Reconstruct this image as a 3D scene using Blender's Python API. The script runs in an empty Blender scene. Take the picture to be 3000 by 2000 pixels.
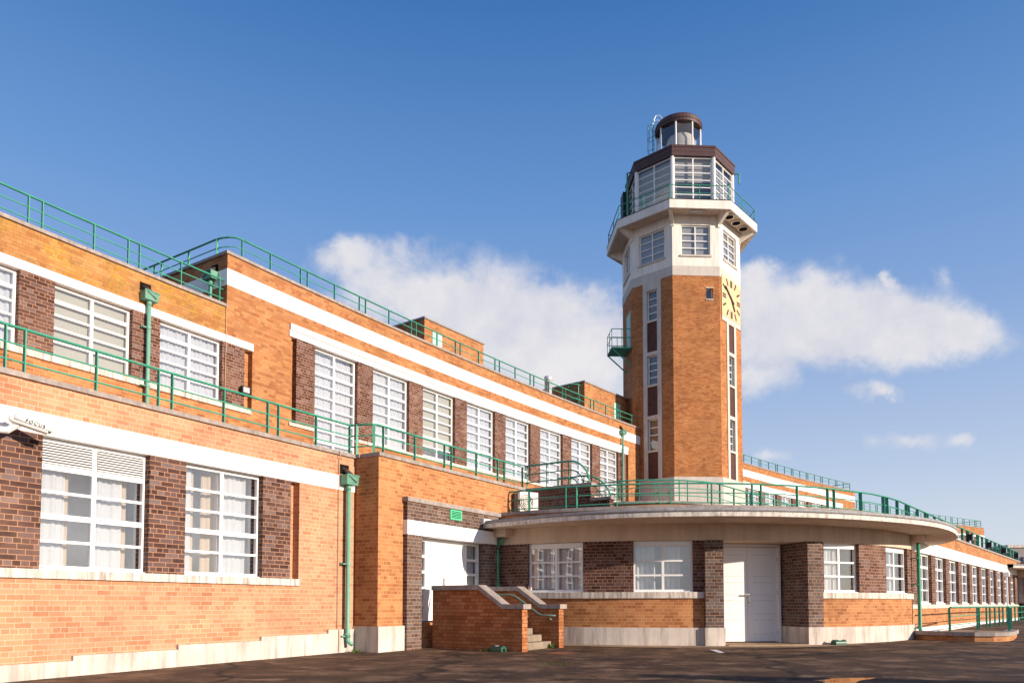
import bpy, bmesh, math, random
from mathutils import Vector, Matrix
random.seed(7)
SC = bpy.context.scene
COL = SC.collection
rad = math.radians

# ------------------------------------------------------------------ materials
def new_mat(name):
    m = bpy.data.materials.new(name); m.use_nodes = True
    nt = m.node_tree; nt.nodes.clear()
    out = nt.nodes.new('ShaderNodeOutputMaterial')
    return m, nt, out

def N(nt, typ, **kw):
    n = nt.nodes.new(typ)
    for k, v in kw.items():
        if k == 'inp':
            for a, b in v.items(): n.inputs[a].default_value = b
        else: setattr(n, k, v)
    return n

def ramp(nt, stops, interp='LINEAR'):
    r = nt.nodes.new('ShaderNodeValToRGB'); r.color_ramp.interpolation = interp
    e = r.color_ramp.elements
    e[0].position, e[0].color = stops[0][0], (*stops[0][1], 1)
    e[1].position, e[1].color = stops[-1][0], (*stops[-1][1], 1)
    for p, c in stops[1:-1]:
        x = e.new(p); x.color = (*c, 1)
    return r

def mix(nt, fac, a, b, mode='MIX'):
    m = nt.nodes.new('ShaderNodeMix'); m.data_type = 'RGBA'; m.blend_type = mode
    for sock, v in ((m.inputs[0], fac), (m.inputs[6], a), (m.inputs[7], b)):
        if hasattr(v, 'is_output'): nt.links.new(v, sock)
        elif isinstance(v, (int, float)): sock.default_value = v
        else: sock.default_value = (*v, 1)
    return m.outputs[2]

def noise(nt, vec, scale, detail=4, rough=.55, dist=0):
    n = N(nt, 'ShaderNodeTexNoise', inp={'Scale': scale, 'Detail': detail, 'Roughness': rough, 'Distortion': dist})
    if vec is not None: nt.links.new(vec, n.inputs['Vector'])
    return n.outputs[0]

def mathn(nt, op, a, b=0.0):
    m = N(nt, 'ShaderNodeMath', operation=op)
    for i, v in enumerate((a, b)):
        if hasattr(v, 'is_output'): nt.links.new(v, m.inputs[i])
        else: m.inputs[i].default_value = v
    return m.outputs[0]

def brick_mat(name, stops, mortar, course=.0760, length=.2265, joint=.0055, stain=None, lichen=False, header=True, var=.35, squash=.5):
    m, nt, out = new_mat(name)
    bs = N(nt, 'ShaderNodeBsdfPrincipled', inp={'Roughness': .85, 'Specular IOR Level': .25})
    uv = N(nt, 'ShaderNodeUVMap', uv_map='UVMap').outputs[0]
    geo = N(nt, 'ShaderNodeNewGeometry').outputs['Position']
    # wobble the joints a little so that courses are not ruler straight
    w = N(nt, 'ShaderNodeTexNoise', inp={'Scale': 9.0, 'Detail': 2.0}); nt.links.new(uv, w.inputs['Vector'])
    ws = N(nt, 'ShaderNodeVectorMath', operation='MULTIPLY_ADD')
    nt.links.new(w.outputs[1], ws.inputs[0]); ws.inputs[1].default_value = (.006, .006, 0); nt.links.new(uv, ws.inputs[2])
    b = N(nt, 'ShaderNodeTexBrick', offset=.5, offset_frequency=2, squash=squash if header else 1.0, squash_frequency=4 if header else 2,
          inp={'Scale': 1.0, 'Mortar Size': joint, 'Mortar Smooth': .25, 'Bias': 0.0, 'Brick Width': length, 'Row Height': course,
               'Color1': (0, 0, 0, 1), 'Color2': (1, 1, 1, 1), 'Mortar': (.5, .5, .5, 1)})
    nt.links.new(ws.outputs[0], b.inputs['Vector'])
    r = ramp(nt, stops); nt.links.new(b.outputs['Color'], r.inputs[0])
    col = r.outputs[0]
    n1 = noise(nt, uv, .9, 5, .6); n2 = noise(nt, uv, 38, 3, .7)
    g = ramp(nt, [(.3, (1 - var, 1 - var, 1 - var)), (.7, (1 + var * .35,) * 3)]); nt.links.new(n1, g.inputs[0])
    col = mix(nt, .8, col, g.outputs[0], 'MULTIPLY')
    g2 = ramp(nt, [(.3, (.78, .78, .78)), (.7, (1.12, 1.1, 1.08))]); nt.links.new(n2, g2.inputs[0])
    col = mix(nt, .8, col, g2.outputs[0], 'MULTIPLY')
    mn = ramp(nt, [(.3, tuple(x * .72 for x in mortar)), (.7, tuple(min(1, x * 1.15) for x in mortar))]); nt.links.new(n1, mn.inputs[0])
    col = mix(nt, b.outputs['Fac'], col, mn.outputs[0])
    if stain:                                    # grime washed down in vertical runs
        mp = N(nt, 'ShaderNodeMapping', inp={'Scale': (2.2, .35, 1)}); nt.links.new(uv, mp.inputs[0])
        s = ramp(nt, [(.50, (0, 0, 0)), (.72, (1, 1, 1))]); nt.links.new(noise(nt, mp.outputs[0], 1.3, 5, .65), s.inputs[0])
        col = mix(nt, mathn(nt, 'MULTIPLY', s.outputs[0], stain[1]), col, stain[0])
    ef = ramp(nt, [(.50, (0, 0, 0)), (.66, (1, 1, 1))]); nt.links.new(noise(nt, uv, .55, 6, .68, .6), ef.inputs[0])
    pal = mix(nt, .5, tuple(stops[-1][1]), mortar)
    col = mix(nt, mathn(nt, 'MULTIPLY', ef.outputs[0], .34), col, pal)
    mp2 = N(nt, 'ShaderNodeMapping', inp={'Scale': (3.0, .22, 1), 'Location': (3.1, .7, 0)}); nt.links.new(uv, mp2.inputs[0])
    so2 = ramp(nt, [(.54, (0, 0, 0)), (.74, (1, 1, 1))]); nt.links.new(noise(nt, mp2.outputs[0], 1.1, 6, .7), so2.inputs[0])
    col = mix(nt, mathn(nt, 'MULTIPLY', so2.outputs[0], .30), col, tuple(x * .45 for x in stops[1][1]))
    if lichen:
        s = ramp(nt, [(.47, (0, 0, 0)), (.60, (1, 1, 1))])
        nt.links.new(noise(nt, uv, 1.1, 2, .5), s.inputs[0])
        s2 = ramp(nt, [(.48, (0, 0, 0)), (.58, (1, 1, 1))]); nt.links.new(noise(nt, uv, 14, 4, .7), s2.inputs[0])
        f = mathn(nt, 'MULTIPLY', s.outputs[0], s2.outputs[0])
        col = mix(nt, mathn(nt, 'MULTIPLY', f, .85), col, (.44, .26, .012))
        s3 = ramp(nt, [(.5, (0, 0, 0)), (.7, (1, 1, 1))]); nt.links.new(noise(nt, uv, 3.1, 5, .7), s3.inputs[0])
        col = mix(nt, mathn(nt, 'MULTIPLY', s3.outputs[0], .7), col, (.20, .125, .045))
    nt.links.new(col, bs.inputs['Base Color'])
    bump = N(nt, 'ShaderNodeBump', inp={'Strength': .55, 'Distance': .006}); bump.invert = True
    hgt = mathn(nt, 'SUBTRACT', b.outputs['Fac'], mathn(nt, 'MULTIPLY', n2, .5))
    nt.links.new(hgt, bump.inputs['Height']); nt.links.new(bump.outputs[0], bs.inputs['Normal'])
    nt.links.new(bs.outputs[0], out.inputs[0])
    return m

def plain(name, col, rough=.6, spec=.4, var=.12, nscale=3.0, streak=None, metallic=0, bump=.0, coat=0, speck=None):
    m, nt, out = new_mat(name)
    bs = N(nt, 'ShaderNodeBsdfPrincipled', inp={'Roughness': rough, 'Specular IOR Level': spec, 'Metallic': metallic, 'Coat Weight': coat})
    pos = N(nt, 'ShaderNodeTexCoord').outputs['Object']
    n = noise(nt, pos, nscale, 5, .6)
    r = ramp(nt, [(.3, tuple(c * (1 - var) for c in col)), (.7, tuple(min(1, c * (1 + var * .6)) for c in col))])
    nt.links.new(n, r.inputs[0]); c = r.outputs[0]
    if streak:
        mp = N(nt, 'ShaderNodeMapping', inp={'Scale': (5, 5, .5)}); nt.links.new(pos, mp.inputs[0])
        s = ramp(nt, [(.45, (0, 0, 0)), (.64, (1, 1, 1))]); nt.links.new(noise(nt, mp.outputs[0], streak[2] if len(streak) > 2 else 1.6, 6, .65), s.inputs[0])
        c = mix(nt, mathn(nt, 'MULTIPLY', s.outputs[0], streak[1]), c, streak[0])
    if speck:
        s = ramp(nt, [(.55, (0, 0, 0)), (.68, (1, 1, 1))]); nt.links.new(noise(nt, pos, speck[2], 4, .7), s.inputs[0])
        c = mix(nt, mathn(nt, 'MULTIPLY', s.outputs[0], speck[1]), c, speck[0])
    nt.links.new(c, bs.inputs['Base Color'])
    if bump:
        bp = N(nt, 'ShaderNodeBump', inp={'Strength': bump, 'Distance': .01})
        nt.links.new(noise(nt, pos, nscale * 14, 4, .7), bp.inputs['Height']); nt.links.new(bp.outputs[0], bs.inputs['Normal'])
    nt.links.new(bs.outputs[0], out.inputs[0])
    return m

def glass_mat(name, refl=.10, tint=(.93, .95, .96)):
    m, nt, out = new_mat(name)
    t = N(nt, 'ShaderNodeBsdfTransparent', inp={'Color': (*tint, 1)})
    g = N(nt, 'ShaderNodeBsdfGlossy', inp={'Roughness': .004, 'Color': (1, 1, 1, 1)})
    lw = N(nt, 'ShaderNodeLayerWeight', inp={'Blend': .5})
    f = mathn(nt, 'MINIMUM', mathn(nt, 'ADD', mathn(nt, 'MULTIPLY', mathn(nt, 'POWER', lw.outputs['Facing'], 4.0), 1.0), refl), .9)
    # panes are never quite flat: a slight warp of the reflections
    pos = N(nt, 'ShaderNodeTexCoord').outputs['Object']
    bp = N(nt, 'ShaderNodeBump', inp={'Strength': .05, 'Distance': .02}); nt.links.new(noise(nt, pos, 1.7, 1, .5), bp.inputs['Height'])
    nt.links.new(bp.outputs[0], g.inputs['Normal'])
    mx = N(nt, 'ShaderNodeMixShader'); nt.links.new(f, mx.inputs[0]); nt.links.new(t.outputs[0], mx.inputs[1]); nt.links.new(g.outputs[0], mx.inputs[2])
    nt.links.new(mx.outputs[0], out.inputs[0])
    return m

def cloth_mat(name, col):
    m, nt, out = new_mat(name)
    d = N(nt, 'ShaderNodeBsdfDiffuse', inp={'Color': (*col, 1)}); t = N(nt, 'ShaderNodeBsdfTranslucent', inp={'Color': (*col, 1)})
    mx = N(nt, 'ShaderNodeMixShader', inp={0: .40}); nt.links.new(d.outputs[0], mx.inputs[1]); nt.links.new(t.outputs[0], mx.inputs[2])
    nt.links.new(mx.outputs[0], out.inputs[0]); return m

ORS = [(0, (.34, .117, .046)), (.25, (.42, .164, .064)), (.5, (.47, .195, .077)), (.75, (.51, .232, .100)), (1, (.54, .252, .098))]
M = {}
M['brick'] = brick_mat('orange_brick', ORS, (.62, .33, .15), stain=((.30, .13, .045), .18))
M['brick_low'] = brick_mat('pale_orange_brick', [(0, (.46, .190, .098)), (.3, (.54, .246, .130)), (.6, (.57, .275, .150)), (1, (.605, .312, .178))], (.66, .43, .29), stain=((.70, .42, .26), .22))
M['brick_up'] = brick_mat('brown_mortar_brick', ORS, (.36, .19, .085), stain=((.36, .19, .05), .3))
M['brick_lichen'] = brick_mat('lichen_brick', [(0, (.40, .15, .045)), (.5, (.52, .23, .075)), (1, (.60, .29, .10))], (.30, .17, .075), lichen=True)
M['brick_tower'] = brick_mat('tower_brick', [(0, (.33, .108, .036)), (.3, (.43, .158, .051)), (.6, (.47, .185, .061)), (1, (.54, .238, .09))], (.45, .215, .10), joint=.005, stain=((.33, .13, .04), .2))
M['brick_step'] = brick_mat('step_brick', [(0, (.36, .11, .04)), (.4, (.46, .17, .06)), (1, (.55, .23, .10))], (.14, .06, .03), stain=((.10, .05, .02), .35))
M['brick_dark'] = brick_mat('plum_brick', [(0, (.050, .026, .022)), (.3, (.095, .044, .036)), (.55, (.115, .062, .053)), (.8, (.145, .09, .084)), (1, (.19, .14, .135))], (.46, .235, .13), joint=.006, var=.25)
M['brick_blue'] = brick_mat('slate_brick', [(0, (.075, .045, .040)), (.35, (.105, .075, .068)), (.7, (.125, .10, .095)), (1, (.17, .145, .14))], (.46, .255, .15), joint=.006, var=.25)
M['tile'] = brick_mat('spandrel_tile', [(0, (.020, .009, .008)), (1, (.060, .028, .025))], (.24, .11, .08), course=.10, length=.10, joint=.010, header=False)
M['white'] = plain('white_masonry_paint', (.86, .85, .82), .75, .2, .04, 1.5, ((.55, .50, .44), .12), bump=.1)
M['sill'] = plain('sill_stone', (.70, .62, .54), .8, .2, .14, 3, ((.27, .215, .18), .85, 2.6), bump=.15)
M['plinth'] = plain('plinth_render', (.66, .58, .50), .85, .2, .20, 1.1, ((.30, .24, .22), .7, 1.1), bump=.25)
M['stone'] = plain('pale_stone', (.60, .54, .48), .85, .2, .14, 1.3, ((.42, .35, .29), .35), bump=.15)
M['coping'] = plain('coping_concrete', (.36, .305, .275), .9, .15, .22, 5, ((.16, .13, .11), .4), bump=.4, speck=((.55, .48, .40), .5, 9))
M['concrete'] = plain('canopy_concrete', (.70, .555, .43), .85, .2, .13, .8, ((.42, .29, .19), .40, .8), bump=.12)
M['lip'] = plain('canopy_lip', (.78, .72, .64), .8, .2, .10, 4, ((.16, .12, .09), .45, 2.2), speck=((.20, .15, .11), .6, 11))
M['lead'] = plain('lead_flashing', (.30, .285, .29), .55, .4, .25, 6, bump=.5, speck=((.55, .53, .53), .5, 14))
M['upvc'] = plain('white_window_frame', (.84, .83, .82), .35, .45, .03, 4)
M['green'] = plain('green_paint', (.055, .33, .21), .5, .4, .22, 3, speck=((.16, .36, .27), .6, 9))
M['green_pale'] = plain('pale_green_paint', (.165, .385, .285), .5, .4, .12, 4, ((.12, .30, .20), .25), speck=((.32, .22, .12), .35, 15))
M['green_vivid'] = plain('vivid_green_paint', (.10, .60, .30), .5, .4, .08, 4)
M['hopper'] = plain('hopper_paint', (.125, .31, .22), .55, .4, .15, 5, ((.06, .17, .11), .4), speck=((.26, .16, .08), .45, 13))
M['handrail'] = plain('dull_handrail_paint', (.15, .27, .225), .5, .4, .15, 8)
M['white_old'] = plain('weathered_white_paint', (.85, .79, .71), .8, .2, .06, 1.2, ((.55, .46, .37), .38, 1.3), bump=.1)
M['mint'] = plain('mint_door_paint', (.38, .64, .52), .6, .3, .05, 3)
M['bronze'] = plain('bronze_cladding', (.085, .040, .040), .55, .4, .2, 2.5, ((.05, .022, .022), .5))
M['black'] = plain('black_metal', (.012, .012, .014), .5, .4, .1, 5)
M['void'] = plain('dark_void', (.012, .009, .008), .9, .05, .1, 5)
M['lead_and_shade'] = plain('lead_and_louvre_shade', (.05, .035, .03), .6, .3, .2, 8)  # dark lead of the spouts; also the painted shade behind louvre blades
M['glass'] = glass_mat('window_glass', .20)
M['glass_dark'] = glass_mat('tower_window_glass', .12, (.85, .87, .88))
M['net'] = cloth_mat('net_curtain', (.85, .85, .87)); M['drape'] = cloth_mat('cream_drape', (.80, .66, .52)); M['blind'] = cloth_mat('cream_blind', (.74, .69, .56))
M['reveal'] = plain('interior_reveal_paint', (.84, .83, .82), .8, .2, .04, 2)
M['room'] = plain('dim_room', (.80, .80, .83), .9, .1, .3, 1.0)
M['room_dark'] = plain('unlit_room', (.07, .075, .09), .9, .1, .3, 1.0)
M['grey_blind'] = plain('grey_roller_blind', (.40, .385, .37), .8, .1, .12, 1.5)
M['yellow'] = plain('clock_face_yellow', (.72, .475, .265), .6, .3, .06, 2)
M['door'] = plain('white_door_paint', (.83, .82, .82), .45, .4, .03, 1.2, ((.6, .56, .53), .08))
M['steel'] = plain('brushed_steel', (.65, .62, .58), .35, .5, .1, 8, metallic=.8)
M['chrome'] = plain('flue_steel', (.70, .70, .72), .30, .5, .05, 8, metallic=.35)
M['ac'] = plain('air_unit_casing', (.74, .70, .63), .55, .3, .06, 3)
M['acgrill'] = plain('air_unit_fins', (.16, .135, .12), .6, .3, .15, 30)
M['cam'] = plain('camera_casing', (.80, .77, .74), .4, .4, .03, 4)
M['paper'] = plain('paper_label', (.85, .80, .78), .6, .2, .06, 40)
M['bait'] = plain('green_plastic', (.012, .085, .05), .4, .45, .12, 9)
M['step'] = plain('step_concrete', (.30, .235, .175), .95, .1, .25, 6, bump=.5, speck=((.12, .09, .07), .5, 22))
M['roof'] = plain('roof_felt', (.16, .15, .14), .9, .1, .2, 2)
M['cable'] = plain('conduit_tape', (.55, .34, .22), .7, .2, .1, 8)
M['rust'] = plain('rusty_cover', (.32, .13, .07), .85, .2, .3, 10, bump=.3)
M['farwall'] = plain('far_grey_render', (.30, .26, .25), .9, .1, .1, .3)

# asphalt -----------------------------------------------------------------
def asphalt():
    m, nt, out = new_mat('asphalt')
    bs = N(nt, 'ShaderNodeBsdfPrincipled', inp={'Specular IOR Level': .3})
    pos = N(nt, 'ShaderNodeNewGeometry').outputs['Position']
    base = ramp(nt, [(.36, (.036, .017, .008)), (.5, (.096, .049, .024)), (.64, (.215, .120, .065))]); nt.links.new(noise(nt, pos, .8, 7, .68), base.inputs[0])
    col = base.outputs[0]
    mp = N(nt, 'ShaderNodeMapping', inp={'Scale': (1.0, 1.5, 1), 'Rotation': (0, 0, .35)}); nt.links.new(pos, mp.inputs[0])
    p = ramp(nt, [(.54, (0, 0, 0)), (.66, (1, 1, 1))]); nt.links.new(noise(nt, mp.outputs[0], 1.5, 6, .62), p.inputs[0])
    col = mix(nt, mathn(nt, 'MULTIPLY', p.outputs[0], .75), col, (.32, .20, .12))       # worn pale patches
    p2 = ramp(nt, [(.52, (0, 0, 0)), (.62, (1, 1, 1))]); nt.links.new(noise(nt, pos, .42, 6, .66, .6), p2.inputs[0])
    col = mix(nt, mathn(nt, 'MULTIPLY', p2.outputs[0], .6), col, (.026, .015, .012))   # damp dark patches
    s = ramp(nt, [(.66, (0, 0, 0)), (.71, (1, 1, 1))]); nt.links.new(noise(nt, pos, 15, 3, .6), s.inputs[0])
    col = mix(nt, mathn(nt, 'MULTIPLY', s.outputs[0], .55), col, (.36, .29, .23))      # grit
    v = N(nt, 'ShaderNodeTexVoronoi', feature='DISTANCE_TO_EDGE', inp={'Scale': .16})
    wv = N(nt, 'ShaderNodeTexNoise', inp={'Scale': .9, 'Detail': 6.0})
    nt.links.new(pos, wv.inputs['Vector'])
    ad = N(nt, 'ShaderNodeVectorMath', operation='MULTIPLY_ADD'); nt.links.new(wv.outputs[1], ad.inputs[0]); ad.inputs[1].default_value = (1.6, 1.6, 0); nt.links.new(pos, ad.inputs[2])
    nt.links.new(ad.outputs[0], v.inputs['Vector'])
    cr = ramp(nt, [(.0, (1, 1, 1)), (.016, (0, 0, 0))]); nt.links.new(v.outputs['Distance'], cr.inputs[0])
    col = mix(nt, mathn(nt, 'MULTIPLY', cr.outputs[0], .9), col, (.008, .005, .004))   # cracks
    nt.links.new(col, bs.inputs['Base Color'])
    rr = ramp(nt, [(.3, (.75,) * 3), (.7, (.95,) * 3)]); nt.links.new(noise(nt, pos, .8, 4), rr.inputs[0]); nt.links.new(rr.outputs[0], bs.inputs['Roughness'])
    bp = N(nt, 'ShaderNodeBump', inp={'Strength': .9, 'Distance': .012}); nt.links.new(noise(nt, pos, 45, 5, .75), bp.inputs['Height']); nt.links.new(bp.outputs[0], bs.inputs['Normal'])
    nt.links.new(bs.outputs[0], out.inputs[0]); return m
M['asphalt'] = asphalt()
M['apron'] = plain('worn_concrete', (.40, .285, .185), .95, .15, .3, 1.3, bump=.4, speck=((.12, .085, .06), .6, 5))
def water():
    m, nt, out = new_mat('puddle_water')
    bs = N(nt, 'ShaderNodeBsdfPrincipled', inp={'Base Color': (.02, .014, .012, 1), 'Roughness': .015, 'Specular IOR Level': .8, 'IOR': 1.6})
    nt.links.new(bs.outputs[0], out.inputs[0]); return m
M['water'] = water()

# ------------------------------------------------------------------ plan frames
# every frame maps (a along the wall, b outward from it, z) to the world and gives the wall's heading
CX, CY, RR, A0 = 145.693, -77.945, 180.95, rad(139.34)
class Arc:                                   # the terminal's shallow crescent; a = arc length from the tower axis, b = out to the airfield
    step = 1.3
    def p(self, a, b, z=0):
        t = A0 - a / RR; return Vector((CX + (RR - b) * math.cos(t), CY + (RR - b) * math.sin(t), z))
    def ang(self, a): return A0 - a / RR - math.pi / 2
class Bow:                                   # rounded corner of the front block
    step = .16; C = (4.482, 25.704); R0 = 8.45; T0 = rad(236)
    def p(self, a, b, z=0):
        t = self.T0 + a / self.R0; r = self.R0 + b
        return Vector((self.C[0] + r * math.cos(t), self.C[1] + r * math.sin(t), z))
    def ang(self, a): return self.T0 + a / self.R0 + math.pi / 2
class Line:
    step = 1e9
    def __init__(s, x, y, heading): s.o = (x, y); s.d = (math.sin(heading), math.cos(heading)); s.n = (s.d[1], -s.d[0])
    def p(s, a, b, z=0): return Vector((s.o[0] + s.d[0] * a + s.n[0] * b, s.o[1] + s.d[1] * a + s.n[1] * b, z))
    def ang(s, a): return math.atan2(s.d[1], s.d[0])
TX, TY, TH = 9.09, 39.38, rad(-42)
class Oct:                                   # one face of the tower: a sideways, b = distance from the tower's middle
    step = 1e9
    def __init__(s, k): t = TH + k * math.pi / 4; s.n = (math.cos(t), math.sin(t)); s.d = (-s.n[1], s.n[0])
    def p(s, a, b, z=0): return Vector((TX + s.n[0] * b + s.d[0] * a, TY + s.n[1] * b + s.d[1] * a, z))
    def ang(s, a): return math.atan2(s.d[1], s.d[0])
class Mirror:                                # the same plan on the other side of the tower's axis
    def __init__(s, f):
        s.f = f; s.step = f.step
        s.c = Vector((CX, CY, 0)); s.u = Vector((math.cos(A0), math.sin(A0), 0))
    def p(s, a, b, z=0):
        q = s.f.p(a, b, z); d = q - s.c; d.z = 0; par = s.u * d.dot(s.u); r = s.c + par * 2 - d; r.z = 0
        return Vector((r.x, r.y, z)) if False else Vector((s.c.x + 2 * par.x - d.x, s.c.y + 2 * par.y - d.y, z))
    def ang(s, a): return 2 * A0 - s.f.ang(a) + math.pi
ARC, BOW = Arc(), Bow()
CEN = Line(12.44, 22.60, rad(40.25))
TAN = math.tan(math.pi / 8)

# ------------------------------------------------------------------ mesh builder
class MB:
    def __init__(s): s.v = []; s.f = []; s.uv = []
    def quad(s, pts, uvs):
        i = len(s.v); s.v += [tuple(p) for p in pts]; s.f.append(tuple(range(i, i + len(pts)))); s.uv.append(uvs)
    def box(s, fr, a0, a1, b0, b1, z0, z1, uo=0.0, vo=0.0, faces='fbesTB'):
        if a1 < a0: a0, a1 = a1, a0
        if b1 < b0: b0, b1 = b1, b0
        n = max(1, int(math.ceil((a1 - a0) / fr.step)))
        for i in range(n):
            p, q = a0 + (a1 - a0) * i / n, a0 + (a1 - a0) * (i + 1) / n
            P = fr.p
            s.quad([P(p, b1, z0), P(q, b1, z0), P(q, b1, z1), P(p, b1, z1)], [(p + uo, z0 + vo), (q + uo, z0 + vo), (q + uo, z1 + vo), (p + uo, z1 + vo)])
            s.quad([P(q, b0, z0), P(p, b0, z0), P(p, b0, z1), P(q, b0, z1)], [(q + uo, z0 + vo), (p + uo, z0 + vo), (p + uo, z1 + vo), (q + uo, z1 + vo)])
            s.quad([P(p, b0, z1), P(p, b1, z1), P(q, b1, z1), P(q, b0, z1)], [(p, b0), (p, b1), (q, b1), (q, b0)])
            s.quad([P(p, b1, z0), P(p, b0, z0), P(q, b0, z0), P(q, b1, z0)], [(p, b1), (p, b0), (q, b0), (q, b1)])
            if i == 0: s.quad([P(p, b0, z0), P(p, b1, z0), P(p, b1, z1), P(p, b0, z1)], [(b0 + uo, z0 + vo), (b1 + uo, z0 + vo), (b1 + uo, z1 + vo), (b0 + uo, z1 + vo)])
            if i == n - 1: s.quad([P(q, b1, z0), P(q, b0, z0), P(q, b0, z1), P(q, b1, z1)], [(b1 + uo, z0 + vo), (b0 + uo, z0 + vo), (b0 + uo, z1 + vo), (b1 + uo, z1 + vo)])
        return s
    def lbox(s, x0, x1, y0, y1, z0, z1): return s.box(LOCAL, x0, x1, -y1, -y0, z0, z1)
    def prism(s, pts, z0, z1):                # upright prism over a plan polygon
        n = len(pts); L = 0
        for i in range(n):
            p, q = pts[i], pts[(i + 1) % n]; l = math.hypot(q[0] - p[0], q[1] - p[1])
            s.quad([(p[0], p[1], z0), (q[0], q[1], z0), (q[0], q[1], z1), (p[0], p[1], z1)], [(L, z0), (L + l, z0), (L + l, z1), (L, z1)]); L += l
        s.quad([(p[0], p[1], z1) for p in pts], [(p[0], p[1]) for p in pts])
        s.quad([(p[0], p[1], z0) for p in reversed(pts)], [(p[0], p[1]) for p in reversed(pts)])
        return s
    def tube(s, path, r, sides=8, closed=False, cap=True, rz=None):
        path = [Vector(p) for p in path]; n = len(path); rings = []
        for i, p in enumerate(path):
            a = path[i - 1] if (i or closed) else p; b = path[(i + 1) % n] if (i < n - 1 or closed) else p
            t = (b - a).normalized(); up = Vector((0, 0, 1)) if abs(t.z) < .95 else Vector((1, 0, 0))
            x = t.cross(up).normalized(); y = x.cross(t).normalized()
            rings.append([p + x * (r * math.cos(2 * math.pi * k / sides)) + y * ((rz or r) * math.sin(2 * math.pi * k / sides)) for k in range(sides)])
        m = n if closed else n - 1
        for i in range(m):
            A, B = rings[i], rings[(i + 1) % n]
            for k in range(sides):
                k2 = (k + 1) % sides; s.quad([A[k], A[k2], B[k2], B[k]], [(0, 0)] * 4)
        if cap and not closed:
            s.quad(rings[0][::-1], [(0, 0)] * sides); s.quad(rings[-1], [(0, 0)] * sides)
        return s
    def lathe(s, c, prof, sides=32):
        for i in range(len(prof) - 1):
            (r0, z0), (r1, z1) = prof[i], prof[i + 1]
            for k in range(sides):
                t, u = 2 * math.pi * k / sides, 2 * math.pi * (k + 1) / sides
                f = lambda r, w, z: (c[0] + r * math.cos(w), c[1] + r * math.sin(w), z)
                pts = [f(r0, t, z0), f(r0, u, z0), f(r1, u, z1), f(r1, t, z1)]
                if r0 < 1e-6: pts = [pts[0], pts[2], pts[3]]
                elif r1 < 1e-6: pts = pts[:3]
                s.quad(pts, [(0, 0)] * len(pts))
        return s
    def mesh(s, name, mat, smooth=False):
        me = bpy.data.meshes.new(name); me.from_pydata(s.v, [], s.f)
        u = me.uv_layers.new(name='UVMap')
        i = 0
        for q in s.uv:
            for c in q: u.data[i].uv = c; i += 1
        bm = bmesh.new(); bm.from_mesh(me)
        bmesh.ops.remove_doubles(bm, verts=bm.verts, dist=1e-5)
        bmesh.ops.recalc_face_normals(bm, faces=bm.faces); bm.to_mesh(me); bm.free()
        me.materials.append(mat)
        if smooth:
            for p in me.polygons: p.use_smooth = True
        return me
    def build(s, name, mat, parent=None, smooth=False):
        o = bpy.data.objects.new(name, s.mesh(name, M[mat] if isinstance(mat, str) else mat, smooth)); COL.objects.link(o)
        if parent is not None: adopt(o, parent)
        return o
class Local:
    step = 1e9
    def p(s, a, b, z=0): return Vector((a, -b, z))
LOCAL = Local()

def world_mat(o):
    m = o.matrix_basis.copy()
    if o.parent: m = world_mat(o.parent) @ o.matrix_parent_inverse @ m
    return m
def adopt(o, parent):
    o.parent = parent; o.matrix_parent_inverse = world_mat(parent).inverted()
def thing(name, label, cat, loc=(0, 0, 0), group=None):
    o = bpy.data.objects.new(name, None); COL.objects.link(o); o.location = loc; o.empty_display_size = .2
    o['label'] = label; o['category'] = cat
    if group: o['group'] = group
    return o
def tag(o, label, cat, group=None):
    o['label'] = label; o['category'] = cat
    if group: o['group'] = group
    return o
def struct(o): o['kind'] = 'structure'; return o
def put(name, me, fr, a, b, z, parent=None, local=False):    # a mesh drawn in local coordinates set on a wall
    o = bpy.data.objects.new(name, me); COL.objects.link(o)
    o.matrix_basis = Matrix.Translation(fr.p(a, b, z)) @ Matrix.Rotation(fr.ang(a), 4, 'Z')
    if parent is not None: adopt(o, parent)
    return o
def sub(name, me, parent):                                    # a sub-part that shares its part's local coordinates
    o = bpy.data.objects.new(name, me); COL.objects.link(o); o.parent = parent
    return o

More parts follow.
